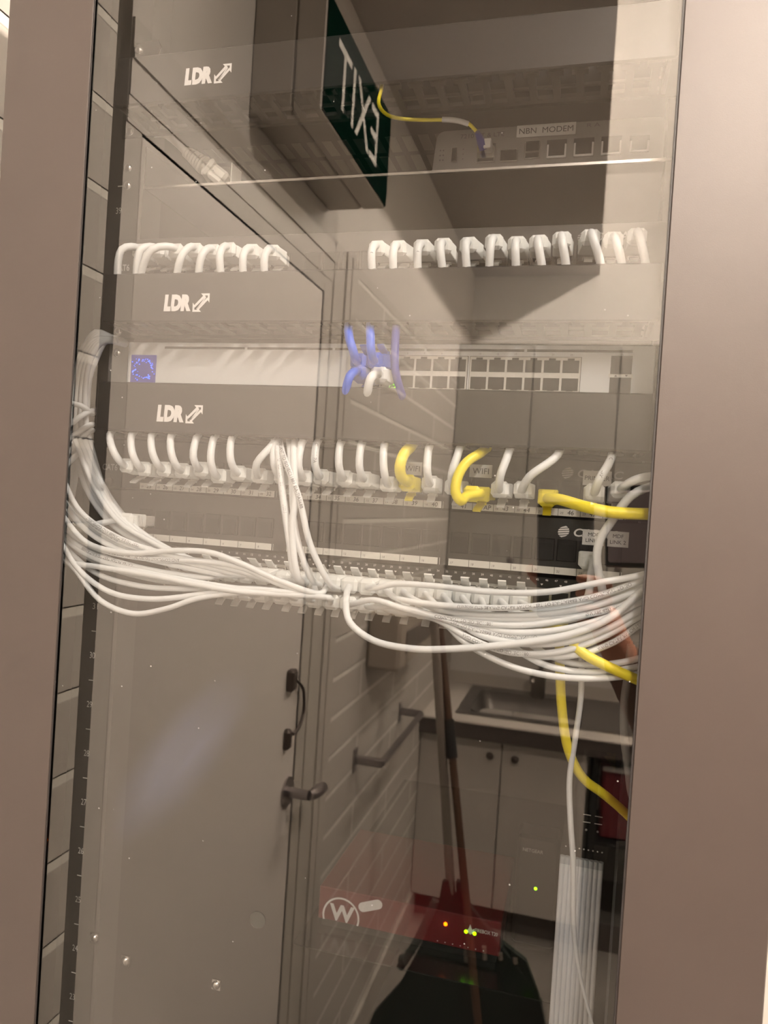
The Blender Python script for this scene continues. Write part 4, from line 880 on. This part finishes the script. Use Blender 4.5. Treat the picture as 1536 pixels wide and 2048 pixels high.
# loose screws and sticker
for i, (px, py, Y, lb) in enumerate(((188, 1876, .0, 'bright cage nut screw on the left rail near the bottom'), (250, 1922, .0, 'bright round screw head right of the left rail near the bottom'), (432, 1970, .02, 'bright screw head in the lower cabinet left of centre'))):
    q = W(px, py, Y); t = MB().dome(q, .0040, h=.003).box((q.x-.004, q.y+.0, q.z-.0045), (q.x+.004, q.y+.002, q.z+.0045)).build('rail_screw', 'steel'); tag(t, lb, 'screw')
q = W(515, 1840, GLASS-.0003); t = MB().rod((q.x, GLASS-.0006, q.z), (q.x, GLASS-.0001, q.z), .0062, 20).build('round_sticker', 'clear'); tag(t, 'small round clear sticker on the glass left of the red firewall', 'sticker')

# ------------------------------------------------------------------ the person taking the photograph
PH = thing('mobile_phone', 'black phone held up by the person, its wallet cover open', 'phone', CAMP)
RZ = Matrix.Translation(CAMP) @ Matrix.Rotation(YAW, 4, 'Z') @ Matrix.Rotation(-ROLL, 4, 'Y')
def lm(x, y, z): return RZ @ Vector((x, y, z))
b = MB().box((-.066, -.013, -.140), (.012, -.0045, .019), .004, RZ); o = b.build('body', 'phone'); o.parent = PH; o.location = -CAMP
b = MB()
for zz in (0, -.022, -.044): b.rod(lm(.0, -.0046, zz), lm(.0, -.0032, zz), .0072, 20)
b.rod(lm(-.02, -.0046, -.01), lm(-.02, -.0040, -.01), .0028); o = b.build('camera_lenses', 'display'); o.parent = PH; o.location = -CAMP
b = MB().box((.028, -.020, -.062), (.092, -.014, .034), .003, RZ); o = b.build('case_cover', 'flap'); o.parent = PH; o.location = -CAMP
b = MB().box((.024, -.021, -.068), (.096, -.0165, .040), .003, RZ); o = b.build('case_border', 'phone'); o.parent = PH; o.location = -CAMP

def skin(name, verts, edges, m, parent=None, sub=2, root=0):
    me = bpy.data.meshes.new(name); me.from_pydata([Vector(v[0]) for v in verts], edges, []); me.materials.append(MT[m])
    o = bpy.data.objects.new(name, me); C.objects.link(o)
    o.modifiers.new('skin', 'SKIN')
    sv = me.skin_vertices[0].data
    for i, v in enumerate(verts): sv[i].radius = (v[1], v[2] if len(v) > 2 else v[1])
    sv[root].use_root = True
    o.modifiers['skin'].use_smooth_shade = True
    s_ = o.modifiers.new('sub', 'SUBSURF'); s_.levels = sub; s_.render_levels = sub
    if parent: o.parent = parent
    return o
PX0, PY0 = .62, -1.12
per = thing('person', 'person in a brown top standing at the right, arm out holding a phone', 'person')
hand_c = lm(.004, -.020, -.105)
bodyv = [((PX0, PY0, .80), .15, .11), ((PX0, PY0, .98), .135, .10), ((PX0, PY0+.01, 1.15), .16, .115), ((PX0-.01, PY0+.01, 1.27), .12, .09), ((PX0-.01, PY0+.02, 1.35), .055), ((PX0-.02, PY0+.03, 1.42), .06), ((PX0-.02, PY0+.035, 1.50), .082, .09), ((PX0-.02, PY0+.03, 1.57), .065, .075),
 ((PX0-.17, PY0+.02, 1.25), .06), ((PX0-.24, PY0+.10, 1.10), .045), ((PX0-.255, PY0+.22, .99), .042), ((PX0-.30, PY0+.36, 1.13), .036), (hand_c+Vector((.03, -.02, -.055)), .023), (hand_c+Vector((.012, -.010, -.015)), .028, .016),
 ((PX0+.17, PY0, 1.25), .06), ((PX0+.23, PY0-.02, 1.05), .046), ((PX0+.24, PY0+.02, .85), .038), ((PX0+.24, PY0+.06, .66), .028), ((PX0+.24, PY0+.08, .58), .03, .015),
 ((PX0-.09, PY0, .70), .085), ((PX0-.10, PY0+.02, .35), .06), ((PX0-.10, PY0, FLOOR+.09), .042), ((PX0-.10, PY0+.12, FLOOR+.035), .035), ((PX0+.09, PY0, .70), .085), ((PX0+.10, PY0+.02, .35), .06), ((PX0+.10, PY0, FLOOR+.09), .042), ((PX0+.10, PY0+.12, FLOOR+.035), .035)]
be = [(0, 1), (1, 2), (2, 3), (3, 4), (4, 5), (5, 6), (6, 7), (3, 8), (8, 9), (9, 10), (10, 11), (11, 12), (12, 13), (3, 14), (14, 15), (15, 16), (16, 17), (17, 18), (0, 19), (19, 20), (20, 21), (21, 22), (0, 23), (23, 24), (24, 25), (25, 26)]
skin('body', bodyv, be, 'skin', per)
def fat(v, k): return (v[0],)+tuple(q*k for q in v[1:])
tv = [fat(bodyv[i], 1.12) for i in (0, 1, 2, 3, 8, 9, 10, 11, 14, 15, 16)]
skin('top', tv+[(bodyv[12][0]+Vector((.012, -.015, -.02)), .03)], [(0, 1), (1, 2), (2, 3), (3, 4), (4, 5), (5, 6), (6, 7), (7, 11), (3, 8), (8, 9), (9, 10)], 'sleeve', per)
skin('trousers', [fat(bodyv[i], 1.14) for i in (0, 19, 20, 23, 24)]+[((PX0-.10, PY0, FLOOR+.10), .055), ((PX0+.10, PY0, FLOOR+.10), .055)], [(0, 1), (1, 2), (2, 5), (0, 3), (3, 4), (4, 6)], 'trou', per)
hx, hy_, hz_ = PX0-.02, PY0+.035, 1.535
b = MB().dome((hx, hy_-.012, hz_-.02), .098, (0, -.25, 1), .125, 20); b.build('hair', 'hair', per)
for s_ in (-1, 1): MB().dome((hx+s_*.033, hy_+.083, hz_-.045), .013, (0, 1, 0), .006).build('eye', 'white', per)
b = MB(); b.tube([(hx, hy_+.085, hz_-.045), (hx, hy_+.112, hz_-.078), (hx, hy_+.092, hz_-.088)], .011); b.tube([(hx-.024, hy_+.078, hz_-.108), (hx, hy_+.088, hz_-.110), (hx+.024, hy_+.078, hz_-.108)], .006); b.build('nose_and_mouth', 'skin', per)
# fingers round the phone: four on the right edge, thumb on the left edge
fl = (.050, .056, .052, .042)
for i in range(4):
    z = -.085-i*.019; s_ = fl[i]/.056
    vv = [(lm(.030, -.024, z-.012), .0085), (lm(.021, -.012, z-.004), .0082), (lm(.013, -.0005, z), .0076), (lm(.004-.004*s_, .004, z+.001), .0070), (lm(-.010*s_, .0025, z+.002), .0062)]
    skin('finger', vv, [(k, k+1) for k in range(4)], 'skin', per, 1)
vv = [(lm(-.010, -.028, -.125), .012), (lm(-.045, -.026, -.105), .010), (lm(-.071, -.014, -.085), .0088), (lm(-.076, -.005, -.068), .0075)]
skin('thumb', vv, [(0, 1), (1, 2), (2, 3)], 'skin', per, 1)
vv = [(lm(.018, -.028, -.150), .020, .014), (lm(.016, -.026, -.115), .030, .013), (lm(.020, -.024, -.088), .022, .011)]
skin('palm', vv, [(0, 1), (1, 2)], 'skin', per, 1)

for o in bpy.data.objects:
    if '_w' in o: del o['_w']
